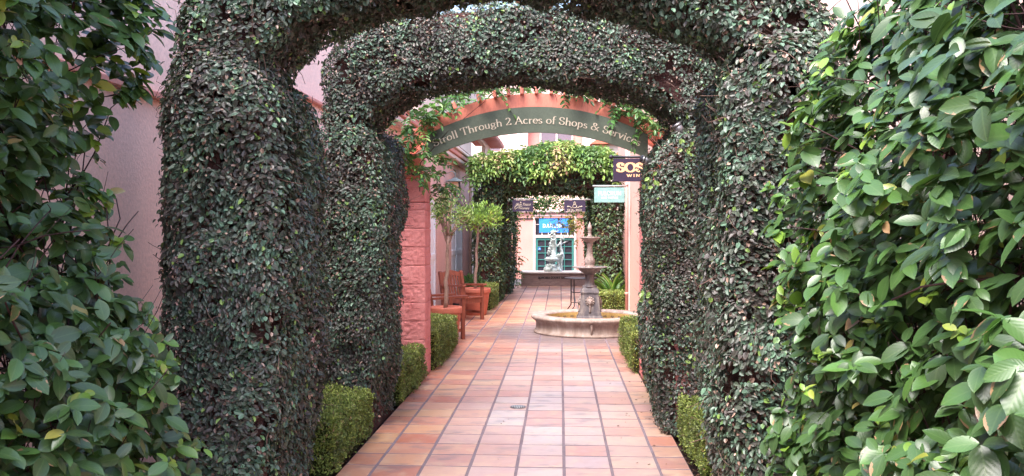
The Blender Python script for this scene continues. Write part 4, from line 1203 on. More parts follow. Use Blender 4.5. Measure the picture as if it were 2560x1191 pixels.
    p.append(MB().box((cx, Yu + .5, 6.5), (3.6, .1, 3.6)).build('recess', M['pinkdeep'], t))
    fr = MB()
    for px in (1351, 1391.5, 1431): fr.box((X(px, Yu), Yu + .4, 6.0), (.1, .08, 3), bev=.01)
    p.append(fr.build('window_frame', M['trim'], t))
    p.append(MB().box((cx, Yu + .43, 6.0), (1.72, .04, 2.9)).build('window', M['mauveglass'], t))
    w1 = MB().box((X(1228, Yu), Yu - .01, Z(362, Yu)), (.98, .06, .62)).build('side_window', M['mauveglass'], t); p.append(w1)
    fr = MB().box((X(1228, Yu), Yu - .03, Z(362, Yu) + .36), (1.2, .1, .1)); fr.box((X(1204, Yu) - .03, Yu - .03, Z(362, Yu)), (.08, .1, .7)); fr.box((X(1251, Yu) + .03, Yu - .03, Z(362, Yu)), (.08, .1, .7))
    p.append(fr.build('window_frame', M['trim'], t))
    for px in (1275, 1297, 1476): p.append(MB().box((X(px, Yu), Yu - .05, 6.2), (.16 if px == 1297 else .07, .12, 4.4), bev=.01).build('pilaster', M['white'], t))
    p.append(MB().box((0, Yu + .1, 9.6), (18.4, .9, .22), bev=.03).build('cornice', M['trim'], t))
    for o in p: o.location = -t.location
    # small gabled wing on the right of it
    t = thing('gabled_building', 'pale pink wing with a red gable tip above the right of the far arch', 'building', (4, 36, -.9))
    p = []
    Yg = 36.0
    x0, x1 = X(1484, Yg), X(1640, Yg)
    zb = Z(362, Yg)
    p.append(MB().box(((x0 + x1) / 2, Yg + 3, (zb + g) / 2), (x1 - x0, 6, zb - g)).build('wall', M['cream'], t))
    p.append(MB().box((X(1500, Yg), Yg - .03, Z(366, Yg) - .05), (.52, .08, .22)).build('window', M['ochre'], t))
    p.append(MB().prism([(x0 - .15, zb), (x0 + .5, zb + .42), (x1, zb + .30), (x1, zb)], Yg - .25, Yg + 6).build('roof', M['rooftile'], t))
    m = 10; ax, az, r = X(1556, Yg), Z(400, Yg), .36
    p.append(MB().prism([(ax - r, az - .4)] + [(ax - r * math.cos(PI * i / m), az + r * math.sin(PI * i / m)) for i in range(m + 1)] + [(ax + r, az - .4)], Yg - .03, Yg + .05).build('arched_opening', M['ochre'], t))
    for o in p: o.location = -t.location
    tag(MB().box((0, 30.5, -.55), (0.01, .01, .01)).build('x', M['trim']), 'x', 'x') if False else None
far_building()

# ------------------------------------------------------------------ hanging signs
def banner(name, px0, px1, py0, py1, Y, mat, label, bar_px, bar_y, barmat, barr=.012, ball=True, group='small projecting shop signs'):
    x0, x1, z1, z0 = X(px0, Y), X(px1, Y), Z(py0, Y), Z(py1, Y)
    t = thing(name, label, 'sign', ((x0 + x1) / 2, Y, z0), group=group)
    p = [MB().box(((x0 + x1) / 2, Y, (z0 + z1) / 2), (x1 - x0, .022, z1 - z0), bev=.003).build('board', M[mat], t)]
    bz = Z(bar_y, Y)
    b = MB().tube([(X(bar_px[0], Y), Y, bz), (X(bar_px[1], Y), Y, bz)], barr, 10)
    if ball: b.blob((X(bar_px[0], Y), Y, bz), barr * 1.9)
    p.append(b.build('bracket_bar', M[barmat], t))
    for k in (.15, .85):
        xx = x0 + (x1 - x0) * k
        p.append(MB().tube([(xx, Y, z1 - .01), (xx, Y, bz)], .004, 6).build('hanger', M['steel'], t))
    return t, p
Y = 11.6
t, p = banner('hanging_sign', 1532, 1650, 398, 455, Y, 'signnavy', 'large plum SOSIE WINES sign on a dark bracket right of the green sign', (1527, 1660), 394, 'black', .016)
def fix(t, objs):
    for o in objs:
        if o.parent is t: o.location = -t.location
p.append(serif_flat('lettering', 'SOSIE', 1541, 1640, 409, 431, Y, 'peachletter', t, thick=.26, thin=.12, track=.03, serif=.12))
p.append(serif_flat('lettering', 'WINES', 1565, 1619, 437, 443.5, Y, 'peachletter', t, thick=.2, thin=.1, track=.2, serif=.1))
fix(t, p)
Y = 16.45
t, p = banner('hanging_sign', 1485, 1560.5, 470, 507, Y, 'teal', 'pale teal FULCRUM sign hanging below the plum sign', (1481, 1564), 466, 'greypole', .016, ball=False)
p.append(serif_flat('lettering', 'FULCRUM', 1494, 1552, 479, 489, Y, 'whiteletter', t, thick=.13, thin=.07, track=.04, serif=.03))
vs = serif_flat('lettering', 'WINE TASTING' .replace('TASTING', 'TASTING'), 1502, 1544, 493, 497, Y, 'whiteletter', t, thick=.2, thin=.14, track=.15, serif=.05); p.append(vs)
fix(t, p)
Y = 19.3
t, p = banner('hanging_sign', 1281.5, 1333, 501, 529.5, Y, 'signnavy', 'small plum photography sign with gold script on the left pier of the far arch', (1284, 1337), 498.5, 'greypole', .014, ball=False)
def script(s, px0, px1, pyt, pyb, Y, mat, parent, dy=-.014):
    vs, fs = text_verts(s, 1.0, .012, .004, shear=.5)
    xs = [v[0] for v in vs]; ys = [v[1] for v in vs]
    x0, x1, z0, z1 = X(px0, Y), X(px1, Y), Z(pyb, Y), Z(pyt, Y)
    out = [((v[0] - min(xs)) / (max(xs) - min(xs)) * (x1 - x0) + x0, Y + dy - v[2] * .4, (v[1] - min(ys)) / (max(ys) - min(ys)) * (z1 - z0) + z0) for v in vs]
    return MB().add(out, fs).build('lettering', M[mat], parent)
p.append(script('Jason Tinacci', 1287, 1328, 508, 517, Y, 'letter', t))
p.append(script('Photography', 1296, 1324, 518, 525, Y, 'letter', t))
sw = MB(); pts = [(1296, 508), (1292, 514), (1286, 521), (1285, 524), (1289, 523), (1296, 518), (1306, 516)]
sw.tube([(X(a, Y), Y - .016, Z(b, Y)) for a, b in pts], .006, 5); sw.blob((X(1302, Y), Y - .015, Z(507, Y)), .018, sc=(.8, .3, 1))
p.append(sw.build('flourish', M['letter'], t)); fix(t, p)
t, p = banner('hanging_sign', 1410, 1463.5, 501.5, 529.5, Y, 'signnavy', 'small plum SOL REI sign with gold crest near the middle of the far arch', (1406, 1476), 499.5, 'greypole', .014, ball=False)
p.append(serif_flat('lettering', 'SOL REI', 1418, 1454, 523, 528.5, Y, 'letter', t, thick=.17, thin=.08, track=.03))
sw = MB()
m = 14
cx, cz = 1436.5, 516.3
sw.tube([(X(cx + 5 * math.cos(2 * PI * i / m), Y), Y - .016, Z(cz + 4.2 * math.sin(2 * PI * i / m), Y)) for i in range(m + 1)], .008, 5)
sw.tube([(X(cx + 2.4 * math.cos(2 * PI * i / m), Y), Y - .016, Z(508.3 + 2.3 * math.sin(2 * PI * i / m), Y)) for i in range(m + 1)], .007, 5)
for s in (-1, 1):
    sw.tube([(X(cx + s * a, Y), Y - .016, Z(b, Y)) for a, b in ((5, 519), (9, 519.5), (13, 516.5), (16, 518), (19, 517))], [.006, .008, .009, .006, .003], 5)
    sw.blob((X(cx + s * 17, Y), Y - .014, Z(516.5, Y)), .018, sc=(1, .3, .7))
sw.tube([(X(cx, Y), Y - .016, Z(504.5, Y)), (X(cx, Y), Y - .016, Z(507, Y))], .007, 5)
p.append(sw.build('crest', M['letter'], t)); fix(t, p)
Y = 43.9
t, p = banner('hanging_sign', 1348, 1421, 547.5, 582, Y, 'blue', 'bright blue DARLING sign hanging above the green doors', (1340, 1430), 533, 'black', .018, ball=False)
p.append(serif_flat('lettering', 'DARLING', 1357, 1413, 560.5, 569.5, Y, 'whiteletter', t, dy=-.02, d=.01, thick=.2, thin=.1, track=.28, serif=.08))
for px in (1349, 1420):
    bk = MB(); bk.tube([(X(px, Y), Y, Z(547.5, Y)), (X(px, Y), Y, Z(533, Y))], .014, 6); bk.tube([(X(px, Y), Y, Z(533, Y)), (X(px, Y), 45.05, Z(533, Y))], .014, 6)
    p.append(bk.build('rod', M['black'], t))
fix(t, p)

# ------------------------------------------------------------------ spot lamps, lantern
def spot(px, py, Y, d, label, r=.035, l=.11):
    c = Vector((X(px, Y), Y, Z(py, Y))); d = Vector(d).normalized()
    t = thing('spot_lamp', label, 'spot lamp', c, group='small metal spot lamps on the arches')
    a = -d * l / 2; b = d * l / 2
    mb = MB().tube([a, a + d * .01, b * .2, b], [r * .75, r * .9, r, r], 16)
    p = [mb.build('housing', M['steel'], t)]
    MB().tube([b * .86, b + d * .012], r * 1.08, 16).build('hood_rim', M['steel'], t)
    MB().tube([b + d * .010, b + d * .0135], r * .9, 16).build('lens', M['black'], t)
    MB().tube([(0, 0, 0), (.01, .03, -.05), (.02, .07, -.09)], .008, 8).build('mount_arm', M['black'], t)
spot(1873, 172, 4.95, (-.75, .3, -.35), 'dark spot lamp on the shoulder of the nearest ivy arch, right side', .04, .12)
spot(1697, 331, 7.05, (-.35, -.1, .55), 'dark spot lamp above the right pier of the second ivy arch', .037, .11)
spot(1618, 406, 7.3, (-.75, -.35, .3), 'silver spot lamp in front of the plum SOSIE WINES sign', .03, .10)

def lantern():
    Y = 18.0; x = X(1137.5, Y)
    t = thing('wall_lantern', 'small tapered lantern with pale roof hanging on the salmon pink wing', 'lantern', (x, Y, Z(478, Y)))
    z = lambda py: Z(py, Y) - Z(478, Y)
    p4 = lambda r, zz: [(-r, -r, zz), (r, -r, zz), (r, r, zz), (-r, r, zz)]
    def frust(rs):
        mb = MB(); vs = []
        for r, zz in rs: vs += p4(r, zz)
        fs = [(3, 2, 1, 0)]
        for j in range(len(rs) - 1):
            for i in range(4): fs.append((j * 4 + i, j * 4 + (i + 1) % 4, j * 4 + 4 + (i + 1) % 4, j * 4 + 4 + i))
        e = (len(rs) - 1) * 4; fs.append((e, e + 1, e + 2, e + 3))
        return mb.add(vs, fs)
    frust([(.165, z(454.5)), (.17, z(453)), (.06, z(447)), (.03, z(444))]).build('roof', M['patina'], t)
    frust([(.088, z(476)), (.066, z(455))]).build('glass', M['glow'], t)
    f = MB()
    for sx in (-1, 1):
        for sy in (-1, 1):
            f.tube([(sx * .10, sy * .10, z(477.5)), (sx * .076, sy * .076, z(454.5))], .008, 6)
    for s in (-1, 1):
        f.box((s * .098, 0, z(477)), (.012, .2, .014)); f.box((0, s * .098, z(477)), (.2, .012, .014))
        f.box((s * .09, 0, z(468)), (.01, .18, .008)); f.box((0, s * .09, z(468)), (.18, .01, .008))
        f.tube([(s * .03, -.098, z(476)), (s * .026, -.088, z(464))], .005, 5)
    f.build('frame', M['black'], t)
    MB().tube([(0, 0, z(444)), (0, 0, z(436)), (-.01, 0, z(431)), (-.07, 0, z(428)), (-.14, 0, z(432)), (-.215, 0, z(434))], .009, 8).build('bracket', M['patina'], t)
lantern()

# ------------------------------------------------------------------ front fountain
def fountain():
    cx, cy = FC
    t = thing('tiered_fountain', 'tiered fountain with round pale stone basin and charcoal pedestal on the tiled path', 'fountain', (cx, cy, 0))
    z = lambda py: Z(py, cy)
    prof = [(.835, 0), (.87, .004), (.865, .03), (.835, .06), (.83, .14), (.845, .18), (.88, .205), (.905, .225), (.912, .245), (.90, .268), (.87, .278), (.72, .278), (.685, .268), (.67, .25), (.665, .02)]
    mb = MB().lathe(prof, n=96)
    b = mb.build('basin', M['basin'], t)
    orn = MB().blob((0, -.905, .245), .045, sc=(1, .5, .8)); orn.tube([(0, -.88, .2), (0, -.85, .1), (0, -.845, .02)], [.02, .014, .01], 8)
    orn.build('rim_boss', M['basin'], b)
    # glazed tile band inside the basin
    tb = MB(); n = 60; vs = []; fs = []
    for i in range(n):
        a = 2 * PI * i / n
        for zz in (.15, .245): vs.append((.655 * math.cos(a), .655 * math.sin(a), zz))
    for i in range(n): k = (i + 1) % n; fs.append((i * 2, k * 2, k * 2 + 1, i * 2 + 1))
    tb.add(vs, fs); tile = tb.build('glazed_tile_band', M['bandtile'], b, recalc=False)
    mt = MB()
    for i in range(30):
        a = 2 * PI * (i + .5) / 30; r = .652
        def q(da, zz): return (r * math.cos(a + da), r * math.sin(a + da), zz)
        mt.add([q(-.06, .165), q(-.02, .205), q(0, .175), q(.02, .205), q(.06, .165), q(.02, .185), q(0, .158), q(-.02, .185)], [(0, 1, 7), (1, 2, 6, 7), (2, 3, 5, 6), (3, 4, 5)])
    mt.build('tile_motif', M['bandmotif'], b, recalc=False)
    MB().lathe([(.0001, .12), (.66, .12)], n=64).build('water', M['water'], t)
    def sq(mb, r0, z0, r1, z1):
        vs = [(sx * r0, sy * r0, z0) for sx, sy in ((-1, -1), (1, -1), (1, 1), (-1, 1))] + [(sx * r1, sy * r1, z1) for sx, sy in ((-1, -1), (1, -1), (1, 1), (-1, 1))]
        mb.add(vs, [(3, 2, 1, 0), (4, 5, 6, 7)] + [(i, (i + 1) % 4, (i + 1) % 4 + 4, i + 4) for i in range(4)])
    pl = MB(); sq(pl, .20, .02, .20, .235); sq(pl, .19, .235, .18, .262); sq(pl, .175, .262, .172, .305)
    sq(pl, .158, .305, .132, .605); sq(pl, .145, .605, .145, .622); sq(pl, .142, .622, .128, .665); sq(pl, .12, .665, .10, .695)
    ped = pl.build('pedestal', M['fstone'], t)
    def mask(ang):
        m = MB()
        y0 = -.150
        m.blob((0, y0 - .005, .475), .052, sc=(1, .55, 1.1), lump=.05)
        for i in range(11):
            a = 2 * PI * i / 11; m.blob((.055 * math.cos(a), y0 + .004, .478 + .06 * math.sin(a)), .019, lump=.2)
        m.blob((0, y0 - .032, .468), .016, sc=(1, 1, .8)); m.blob((0, y0 - .03, .445), .017, sc=(1.1, 1, .6))
        for s in (-1, 1): m.blob((s * .018, y0 - .024, .49), .011)
        m.tube([(0, y0 - .02, .44), (0, y0 - .03, .40), (0, y0 - .02, .33), (0, y0 - .015, .31)], [.013, .011, .012, .018], 8)
        o = m.build('lion_mask', M['fpale'], t); o.rotation_euler = (0, 0, ang)
    for a in (0, PI / 2, PI, -PI / 2): mask(a)
    fl = lambda n, k: (lambda a, j: 1 + k * math.cos(n * a))
    MB().lathe([(.115, .69), (.118, .705), (.10, .72), (.078, .73), (.072, .76), (.068, .86), (.07, .885), (.085, .90), (.06, .92)], n=40, wob=fl(16, .025)).build('fluted_stem', M['fstone'], t)
    MB().lathe([(.06, .90), (.085, .905), (.13, .93), (.162, .955), (.17, .975), (.20, .985), (.262, .992), (.268, 1.002), (.262, 1.012), (.22, 1.008), (.13, .985), (.0001, .98)], n=64, wob=lambda a, j: 1 + (.03 * math.cos(20 * a) if 1 < j < 9 else 0)).build('lower_bowl', M['fstone2'], t)
    MB().lathe([(.075, .98), (.085, 1.0), (.085, 1.02), (.062, 1.03), (.075, 1.055), (.082, 1.09), (.072, 1.13), (.052, 1.17), (.042, 1.22), (.038, 1.32), (.05, 1.35), (.058, 1.365), (.04, 1.38)], n=36, wob=lambda a, j: 1 + (.05 * math.cos(8 * a) if 3 < j < 10 else 0)).build('baluster', M['fpale'], t)
    MB().lathe([(.04, 1.37), (.06, 1.39), (.105, 1.42), (.125, 1.44), (.15, 1.45), (.155, 1.462), (.152, 1.472), (.10, 1.466), (.0001, 1.46)], n=48, wob=lambda a, j: 1 + (.03 * math.cos(16 * a) if 1 < j < 6 else 0)).build('upper_bowl', M['fpale'], t)
    MB().lathe([(.045, 1.46), (.045, 1.485), (.027, 1.495), (.026, 1.545), (.03, 1.55), (.02, 1.56), (.03, 1.58), (.036, 1.605), (.03, 1.64), (.015, 1.675), (.006, 1.70), (.0001, 1.715)], n=24).build('finial', M['fpale'], t)
fountain()

# ------------------------------------------------------------------ planter wall with lettering, statue fountain
def planter_wall():
    Y0 = 25.0
    x0, x1 = X(1303, Y0), X(1545, Y0)
    t = thing('planter_wall', 'low taupe brick planter wall lettered SONOMA COURT SHOPS at the end of the tiles', 'low wall', ((x0 + x1) / 2, Y0 + .5, 0))
    z1 = Z(683, Y0)
    mb = MB(); mb.box(((x0 + x1) / 2, Y0 + .5, z1 / 2 - .03), (x1 - x0, 1.0, z1 + .02))
    p = [mb.build('brickwork', M['taupe'], t)]
    p.append(MB().box(((x0 + x1) / 2, Y0 + .5, z1 + .002), (x1 - x0 + .06, 1.06, .04), bev=.008).build('coping', M['capstone'], t))
    p.append(serif_flat('lettering', 'SONOMA COURT SHOPS', 1346, 1424, 692, 697.3, Y0, 'black', t, dy=-.004, d=.01, thick=.24, thin=.13, track=.1, serif=.08))
    fix(t, p)
    return z1 + .022
ZW = planter_wall()

def skin_body(joints, edges, mat, name, parent, sub=2):
    me = bpy.data.meshes.new(name)
    me.from_pydata([j[:3] for j in joints], edges, [])
    o = bpy.data.objects.new(name, me); COL.objects.link(o)
    m = o.modifiers.new('s', 'SKIN'); m.use_smooth_shade = True
    sv = me.skin_vertices[0].data
    for i, j in enumerate(joints): sv[i].radius = (j[3], j[3] if len(j) < 5 else j[4]); sv[i].use_root = (i == 0)
    s = o.modifiers.new('u', 'SUBSURF'); s.levels = sub; s.render_levels = sub
    bpy.context.view_layer.update()
    dg = bpy.context.evaluated_depsgraph_get()
    me2 = bpy.data.meshes.new_from_object(o.evaluated_get(dg)); me2.name = name
    bpy.data.objects.remove(o)
    for pl in me2.polygons: pl.use_smooth = True
    me2.materials.clear(); me2.materials.append(mat)
    return link(bpy.data.objects.new(name, me2), parent)

def statue_fountain():
    Y = 25.5; cx = X(1383, Y); k = Y / 2250.0
    t = thing('statue_fountain', 'pale grey green statue fountain of a standing woman beside a column, on the planter wall', 'statue', (cx, Y, ZW))
    q = lambda px, py, dy=0.0: ((px - 1383) * k, dy, (682 - py) * k)
    c = (q(1380.5, 682)[0], 0, 0)
    rk = MB()
    for i in range(38):
        a = random.uniform(0, 2 * PI); zz = random.uniform(0, .17); r = .225 - zz * .55
        rk.blob((c[0] + r * math.cos(a), r * math.sin(a), zz + .01), random.uniform(.035, .062), lump=.18)
    rk.lathe([(.22, -.02), (.2, .06), (.14, .17), (.1, .2)], c=c, n=20)
    rk.build('rock_base', M['statue'], t)
    MB().lathe([(.105, .16), (.085, .2), (.085, .255), (.115, .285), (.16, .30), (.205, .325), (.215, .345), (.2, .375), (.175, .385), (.17, .41), (.0001, .41)], c=c, n=40, wob=lambda a, j: 1 + (.035 * math.cos(18 * a) if 3 < j < 7 else 0)).build('basin', M['statue'], t)
    cl = q(1384, 640)[0]
    MB().lathe([(.115, .40), (.12, .43), (.1, .45), (.078, .46), (.075, .62), (.072, .86), (.085, .88), (.09, .90), (.06, .92)], c=(cl, 0, 0), n=32, wob=lambda a, j: 1 + (.05 * math.cos(10 * a) if 3 <= j <= 5 else 0)).build('column', M['statue'], t)
    # child figure climbing the column, left
    dk = MB()
    for (px, py, r) in ((1373, 633, .055), (1374, 626, .05), (1376.5, 619, .045), (1375.5, 613, .04), (1378, 607, .03), (1371, 636, .045), (1379, 602, .03)):
        dk.blob(q(px, py, -.05), r, sc=(1, .8, 1.2), lump=.12)
    for (px, py, r) in ((1380, 596, .04), (1376.5, 592, .035), (1385, 591, .045), (1381, 587, .05), (1388, 600, .035), (1387, 595, .04)):
        dk.blob(q(px, py, -.03), r, sc=(1.1, .8, .8), lump=.2)
    dk.build('carved_child_and_drapery', M['statue'], t)
    dv = MB()
    dv.blob(q(1383, 583, -.03), .045, sc=(1.5, .7, .8)); dv.blob(q(1383, 579.5, -.03), .022)
    dv.tube([q(1384, 583, -.03), q(1391, 583, -.04), q(1399, 580, -.02)], [.03, .022, .006], 8)
    dv.tube([q(1383, 584, -.03), q(1378, 582, -.03), q(1375, 585, -.02)], [.03, .02, .006], 8)
    dv.build('doves', M['statue'], t)
    # woman
    J = [(*q(1406.5, 636), .058, .055),       # 0 pelvis
         (*q(1402.5, 627), .042, .04), (*q(1400.5, 619), .052, .045), (*q(1401.2, 613.5), .045, .05), (*q(1402, 609), .022), (*q(1403.2, 604.5), .03), (*q(1403.8, 600.5), .043), # to head
         (*q(1399, 613.5, -.055), .026), (*q(1391.5, 620.5, -.09), .019), (*q(1388.8, 612, -.08), .015), (*q(1389, 605, -.07), .014),  # near arm up to the column
         (*q(1400, 613.5, .055), .026), (*q(1393, 618.5, .06), .019), (*q(1389, 610, .04), .015), (*q(1388, 604, .02), .013),
         (*q(1407.5, 643, -.035), .05), (*q(1403.8, 655, -.05), .034), (*q(1403.5, 668, -.035), .026), (*q(1401.8, 679, -.035), .018), (*q(1398.5, 681.3, -.045), .013),
         (*q(1405.5, 643, .035), .048), (*q(1400.5, 654, .02), .033), (*q(1404, 667, .04), .025), (*q(1405.5, 679, .05), .017), (*q(1402, 681.3, .04), .012)]
    E = [(0, 1), (1, 2), (2, 3), (3, 4), (4, 5), (5, 6), (3, 7), (7, 8), (8, 9), (9, 10), (3, 11), (11, 12), (12, 13), (13, 14), (0, 15), (15, 16), (16, 17), (17, 18), (18, 19), (0, 20), (20, 21), (21, 22), (22, 23), (23, 24)]
    skin_body(J, E, M['statue'], 'woman_figure', t)
    h = MB(); h.blob(q(1405, 599, 0), .05, sc=(1.05, 1, .85), lump=.08); h.blob(q(1408.5, 600.5), .032, lump=.1)
    h.blob(q(1399.8, 602.3), .012); h.build('hair', M['statue'], t)
    dr = MB()
    pts = [(1398, 638), (1395, 641), (1393, 648), (1394.5, 656), (1397, 664), (1399, 672), (1400, 677)]
    dr.tube([q(a, b, -.07) for a, b in pts], [.03, .04, .042, .036, .03, .022, .01], 10)
    dr.tube([q(a, b, -.085) for a, b in [(1408, 637), (1403, 638.5), (1399, 642), (1397, 650), (1399, 660)]], [.03, .036, .034, .026, .012], 10)
    dr.build('drapery', M['statue'], t)
statue_fountain()

# ------------------------------------------------------------------ bistro table
def bistro():
    Y = 17.6
    cx = X(1452, Y); zt = Z(694.5, Y)
    t = thing('bistro_table', 'dark round folding bistro table standing behind the tiered fountain', 'table', (cx, Y, 0))
    MB().lathe([(.0001, zt - .02), (.315, zt - .02), (.325, zt - .012), (.325, zt), (.31, zt + .004), (.0001, zt + .004)], n=48).build('tabletop', M['black'], t)
    for s in (-1, 1):
        for a in (-1, 1):
            mb = MB().tube([(s * .19 if a < 0 else s * .13, a * .17, zt - .02), (s * .19 if a < 0 else s * .13, -a * .02, zt * .45), (s * (.19 if a < 0 else .13), -a * .2, .10), (s * (.26 if a < 0 else .2), -a * .25, .0)], .0125, 8)
            mb.build('leg', M['black'], t)
    MB().tube([(-.19, -.0, zt * .58), (-.15, -.02, zt * .55), (.15, -.02, zt * .55), (.19, 0, zt * .58)], .009, 6).build('stretcher', M['black'], t)
    MB().tube([(-.20, .19, .14), (.20, .19, .14)], .009, 6).build('stretcher', M['black'], t)
bistro()

# ------------------------------------------------------------------ wooden armchairs
def make_chair(label):
    t = thing('wooden_armchair', label, 'chair', group='red brown slatted garden armchairs')
    W, D = .56, .50; hw = W / 2
    for s in (-1, 1):
        MB().box((s * (hw - .03), .22, .30), (.058, .05, .60), bev=.005).build('leg', M['wood'], t)
        mb = MB()
        mb.prism([(-.27, 0), (-.215, 0), (-.215, .40), (-.30, .83), (-.325, .85), (-.35, .83), (-.27, .40)], s * (hw - .03) - .029, s * (hw - .03) + .029, 'x')
        mb.build('leg', M['wood'], t)
        MB().prism([(-.27, .585), (.285, .60), (.30, .615), (.29, .635), (-.27, .615)], s * (hw - .03) - .042, s * (hw - .03) + .042, 'x').build('armrest', M['wood'], t)
        MB().box((s * (hw - .03), -.01, .345), (.03, .44, .075)).build('side_rail', M['wood'], t)
        MB().box((s * (hw - .03), -.01, .13), (.025, .44, .045)).build('stretcher', M['wood'], t)
    MB().box((0, .225, .345), (W - .12, .03, .085)).build('front_rail', M['wood'], t)
    MB().box((0, -.235, .345), (W - .12, .03, .075)).build('back_rail', M['wood'], t)
    MB().box((0, -.01, .13), (W - .1, .03, .04)).build('stretcher', M['wood'], t)
    st = MB()
    for i in range(6): st.box((0, -.20 + i * .088, .393 + .004 * abs(i - 2.5)), (W - .11, .076, .02), bev=.004)
    st.build('seat', M['wood'], t)
    # curved crest rail and slats, leaning back
    lean = lambda z: -.245 - (z - .40) * .20
    b = MB(); xs = [-hw + .05 + i / 20 * (W - .10) for i in range(21)]
    top = lambda x: .815 + .045 * math.cos(x / (hw - .05) * PI / 2) ** 1.2 - .0
    bot = lambda x: .735 + .03 * math.cos(abs(x) / (hw - .05) * PI / 2) - (.022 if abs(x) < .02 else 0)
    vs = []; fs = []
    for x in xs:
        for z, dy in ((bot(x), .012), (top(x), .012), (top(x), -.014), (bot(x), -.014)): vs.append((x, lean(z) + dy, z))
    for j in range(20):
        for q in range(4): fs.append((j * 4 + q, j * 4 + (q + 1) % 4, j * 4 + 4 + (q + 1) % 4, j * 4 + 4 + q))
    fs += [(0, 3, 2, 1), (80, 81, 82, 83)]
    b.add(vs, fs).build('crest_rail', M['wood'], t)
    for i in range(7):
        x = -.185 + i * .0617
        zt = bot(x) + .01; m = MB(); wv = .021 if i != 3 else .027
        z0, z1 = .385, zt; ym = lean((z0 + z1) / 2); ang = math.atan(.20)
        vs = []
        for z in (z0, (z0 * .5 + z1 * .5), z1):
            ww = wv * (1 if z == z1 else (.75 if z > z0 else .9))
            for sx, dy in ((-1, -.007), (1, -.007), (1, .007), (-1, .007)): vs.append((x + sx * ww, lean(z) + dy, z))
        fs = [(3, 2, 1, 0), (8, 9, 10, 11)] + [(j * 4 + q, j * 4 + (q + 1) % 4, j * 4 + 4 + (q + 1) % 4, j * 4 + 4 + q) for j in (0, 1) for q in range(4)]
        m.add(vs, fs).build('back_slat', M['wood'], t)
    return t
ch = make_chair('wooden armchair nearest the pink pillar, its back cut off by the pillar')
ch.location = (-1.715, 13.08, 0); ch.rotation_euler = (0, 0, math.atan2(math.sin(R(28)), math.cos(R(28))) - PI / 2)
c2 = ch.copy(); COL.objects.link(c2)
for o in list(ch.children):
    d = o.copy(); COL.objects.link(d); d.parent = c2
c2['label'] = 'wooden armchair farther from the pink pillar, its slatted back in full view'
c2.location = (-1.70, 15.74, 0); c2.rotation_euler = (0, 0, R(-40) - PI / 2)

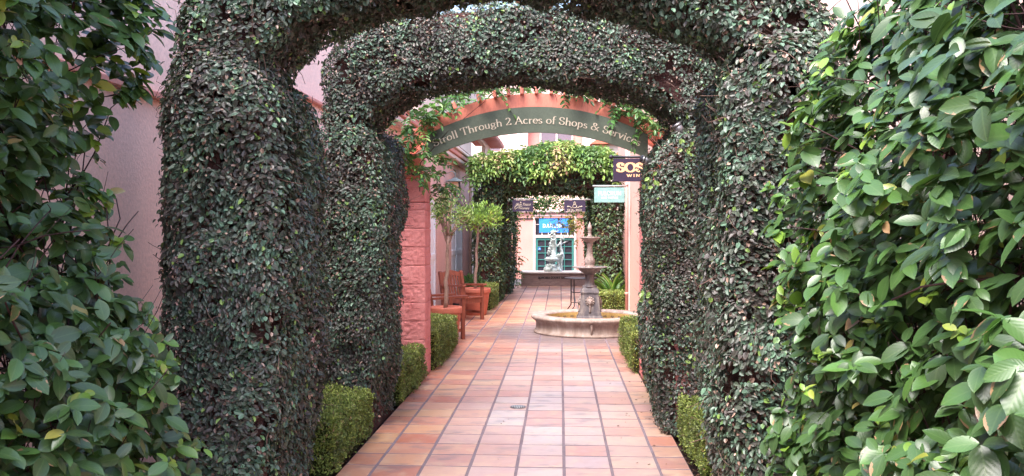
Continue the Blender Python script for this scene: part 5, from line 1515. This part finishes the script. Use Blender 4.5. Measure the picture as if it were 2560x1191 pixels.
# ------------------------------------------------------------------ potted trees
def potted(label, x, y, r, h, trunk_h, crown, nleaf, leafmat_, lsize, seed, fill, dens):
    t = thing('terracotta_pot', 'terracotta pot ' + label, 'pot', (x, y, 0), group='terracotta tree pots')
    MB().lathe([(r * .68, 0), (r * .72, .01), (r * .74, h * .12), (r * .76, h * .14), (r * .9, h * .74), (r * .91, h * .76), (r * .90, h * .78), (r * .93, h * .82), (r * .99, h * .83), (r, h * .86), (r, h * .96), (r * .98, h), (r * .88, h), (r * .86, h * .93)], n=56).build('pot_wall', M['terra'], t)
    MB().lathe([(.0001, h * .93), (r * .88, h * .92)], n=40).build('soil', M['soil'], t)
    t = thing('potted_tree', 'small tree ' + label, 'tree', (x, y, h * .93), group='small trees in terracotta pots')
    q = random.Random(seed)
    base = Vector((0, 0, 0)); top = Vector((crown[0] * .4, 0, trunk_h))
    n = 8; pts = [base.lerp(top, i / n) + Vector((q.uniform(-.012, .012), q.uniform(-.01, .01), 0)) * (1 if 0 < i < n else 0) for i in range(n + 1)]
    mb = MB().tube(pts, [.031 - .010 * i / n for i in range(n + 1)], 12)
    cc = Vector(crown[:3]) + Vector((0, 0, trunk_h)); rad = Vector(crown[3:6])
    tips = []
    for i in range(11):
        a = q.uniform(0, 2 * PI); e = q.uniform(-.5, .9)
        tgt = cc + Vector((rad.x * .8 * math.cos(a), rad.y * .8 * math.sin(a), rad.z * .7 * e))
        mid = pts[-1].lerp(tgt, .45) + Vector((0, 0, -.02 + .05 * q.random()))
        st = pts[-1] if i % 3 else pts[-2]
        mb.tube([st, st.lerp(mid, .5) + Vector((q.uniform(-.02, .02), 0, 0)), mid, tgt], [.017, .012, .008, .003], 6)
        tips.append((mid, tgt))
        for k in range(4):
            s = mid.lerp(tgt, q.uniform(.1, .8)); e2 = s + Vector((q.uniform(-1, 1) * rad.x * .4, q.uniform(-1, 1) * rad.y * .4, q.uniform(-.2, 1) * rad.z * .45))
            mb.tube([s, s.lerp(e2, .5) + Vector((0, 0, .01)), e2], [.006, .004, .0015], 4); tips.append((s, e2))
    mb.build('trunk', M['bark'], t)
    P = []
    m = 0
    tp = np.array([[list(a), list(b)] for a, b in tips])
    k = rng.integers(0, len(tp), nleaf); u = rng.random(nleaf) ** .6
    P = tp[k, 0] + (tp[k, 1] - tp[k, 0]) * u[:, None] + rng.normal(0, .045, (nleaf, 3)) * np.array([1, 1, .8])
    # extra leaves through the volume, clumped
    e = rng.normal(0, 1, (nleaf * fill, 3)); e = nrm(e) * (rng.random(len(e)) ** .45)[:, None] * np.array(rad) + np.array(cc)
    e = e[vnoise(e, 9, seed) > dens]
    P = np.concatenate([P, e]); n2 = len(P)
    D = nrm(P - np.array(cc)) * .6 + rng.normal(0, .6, (n2, 3)) + [0, 0, .5]; N = rng.normal(0, 1, (n2, 3)) + [0, -.3, .8]
    T = np.clip(vnoise(P, 7, seed + 3) * .9 + rng.normal(0, .15, n2), 0, 1)
    make_leaves('crown', P, D, N, lsize * rng.uniform(.7, 1.3, n2), lsize * .33, T, leafmat_, t)
potted('beside the nearest armchair, just behind the box hedge', X(1112, 12.45), 12.45, .232, .515, 1.02, (.10, 0, .34, .30, .28, .34), 620, M['olivepale'], .055, 5, 1, .58)
potted('behind the farther armchair, with dense bright green crown', X(1188, 16.65), 16.65, .285, .50, 1.17, (.10, 0, .17, .44, .38, .29), 1150, M['olive'], .075, 9, 1, .57)

def round_shrub():
    t = thing('leafy_shrub', 'small rounded green shrub between the second pot and the far ivy arch', 'shrub', (-1.74, 17.25, 0))
    MB().tube([(0, 0, -.03), (.01, 0, .2), (0, .01, .45)], [.02, .015, .006], 6).build('stem', M['twig'], t)
    n = 1500
    e = nrm(rng.normal(0, 1, (n, 3))) * (rng.random(n) ** .3)[:, None] * [.26, .24, .30] + [.05, 0, .42]
    D = nrm(e - [.05, 0, .3]) + rng.normal(0, .5, (n, 3)); N = rng.normal(0, .6, (n, 3)) + [0, -.3, .8]
    make_leaves('leaves', e, D, N, .05, .026, np.clip(rng.random(n) * .6, 0, 1), M['wistg'], t)
round_shrub()

def strap_plant():
    x, y = 1.06, 18.0
    t = thing('strap_leaf_plant', 'arching strap leaved plant growing over the small hedge behind the fountain', 'plant', (x, y, 0))
    n = 34; a = rng.uniform(0, 2 * PI, n)
    tilt = rng.uniform(.15, .75, n)
    D = np.stack([np.cos(a) * tilt, np.sin(a) * tilt, np.full(n, .95)], 1)
    N = np.stack([-np.cos(a), -np.sin(a), tilt * .9], 1)
    P = np.stack([np.cos(a) * .04, np.sin(a) * .04, np.full(n, .02)], 1)
    make_leaves('leaves', P, D, N, rng.uniform(.5, .82, n), .075, np.clip(rng.beta(2, 2.5, n), 0, 1), M['strap'], t, T_STRAP, True)
    MB().lathe([(.07, -.02), (.06, .08), (.03, .14)], n=12).build('crown_base', M['strap'], t)
strap_plant()
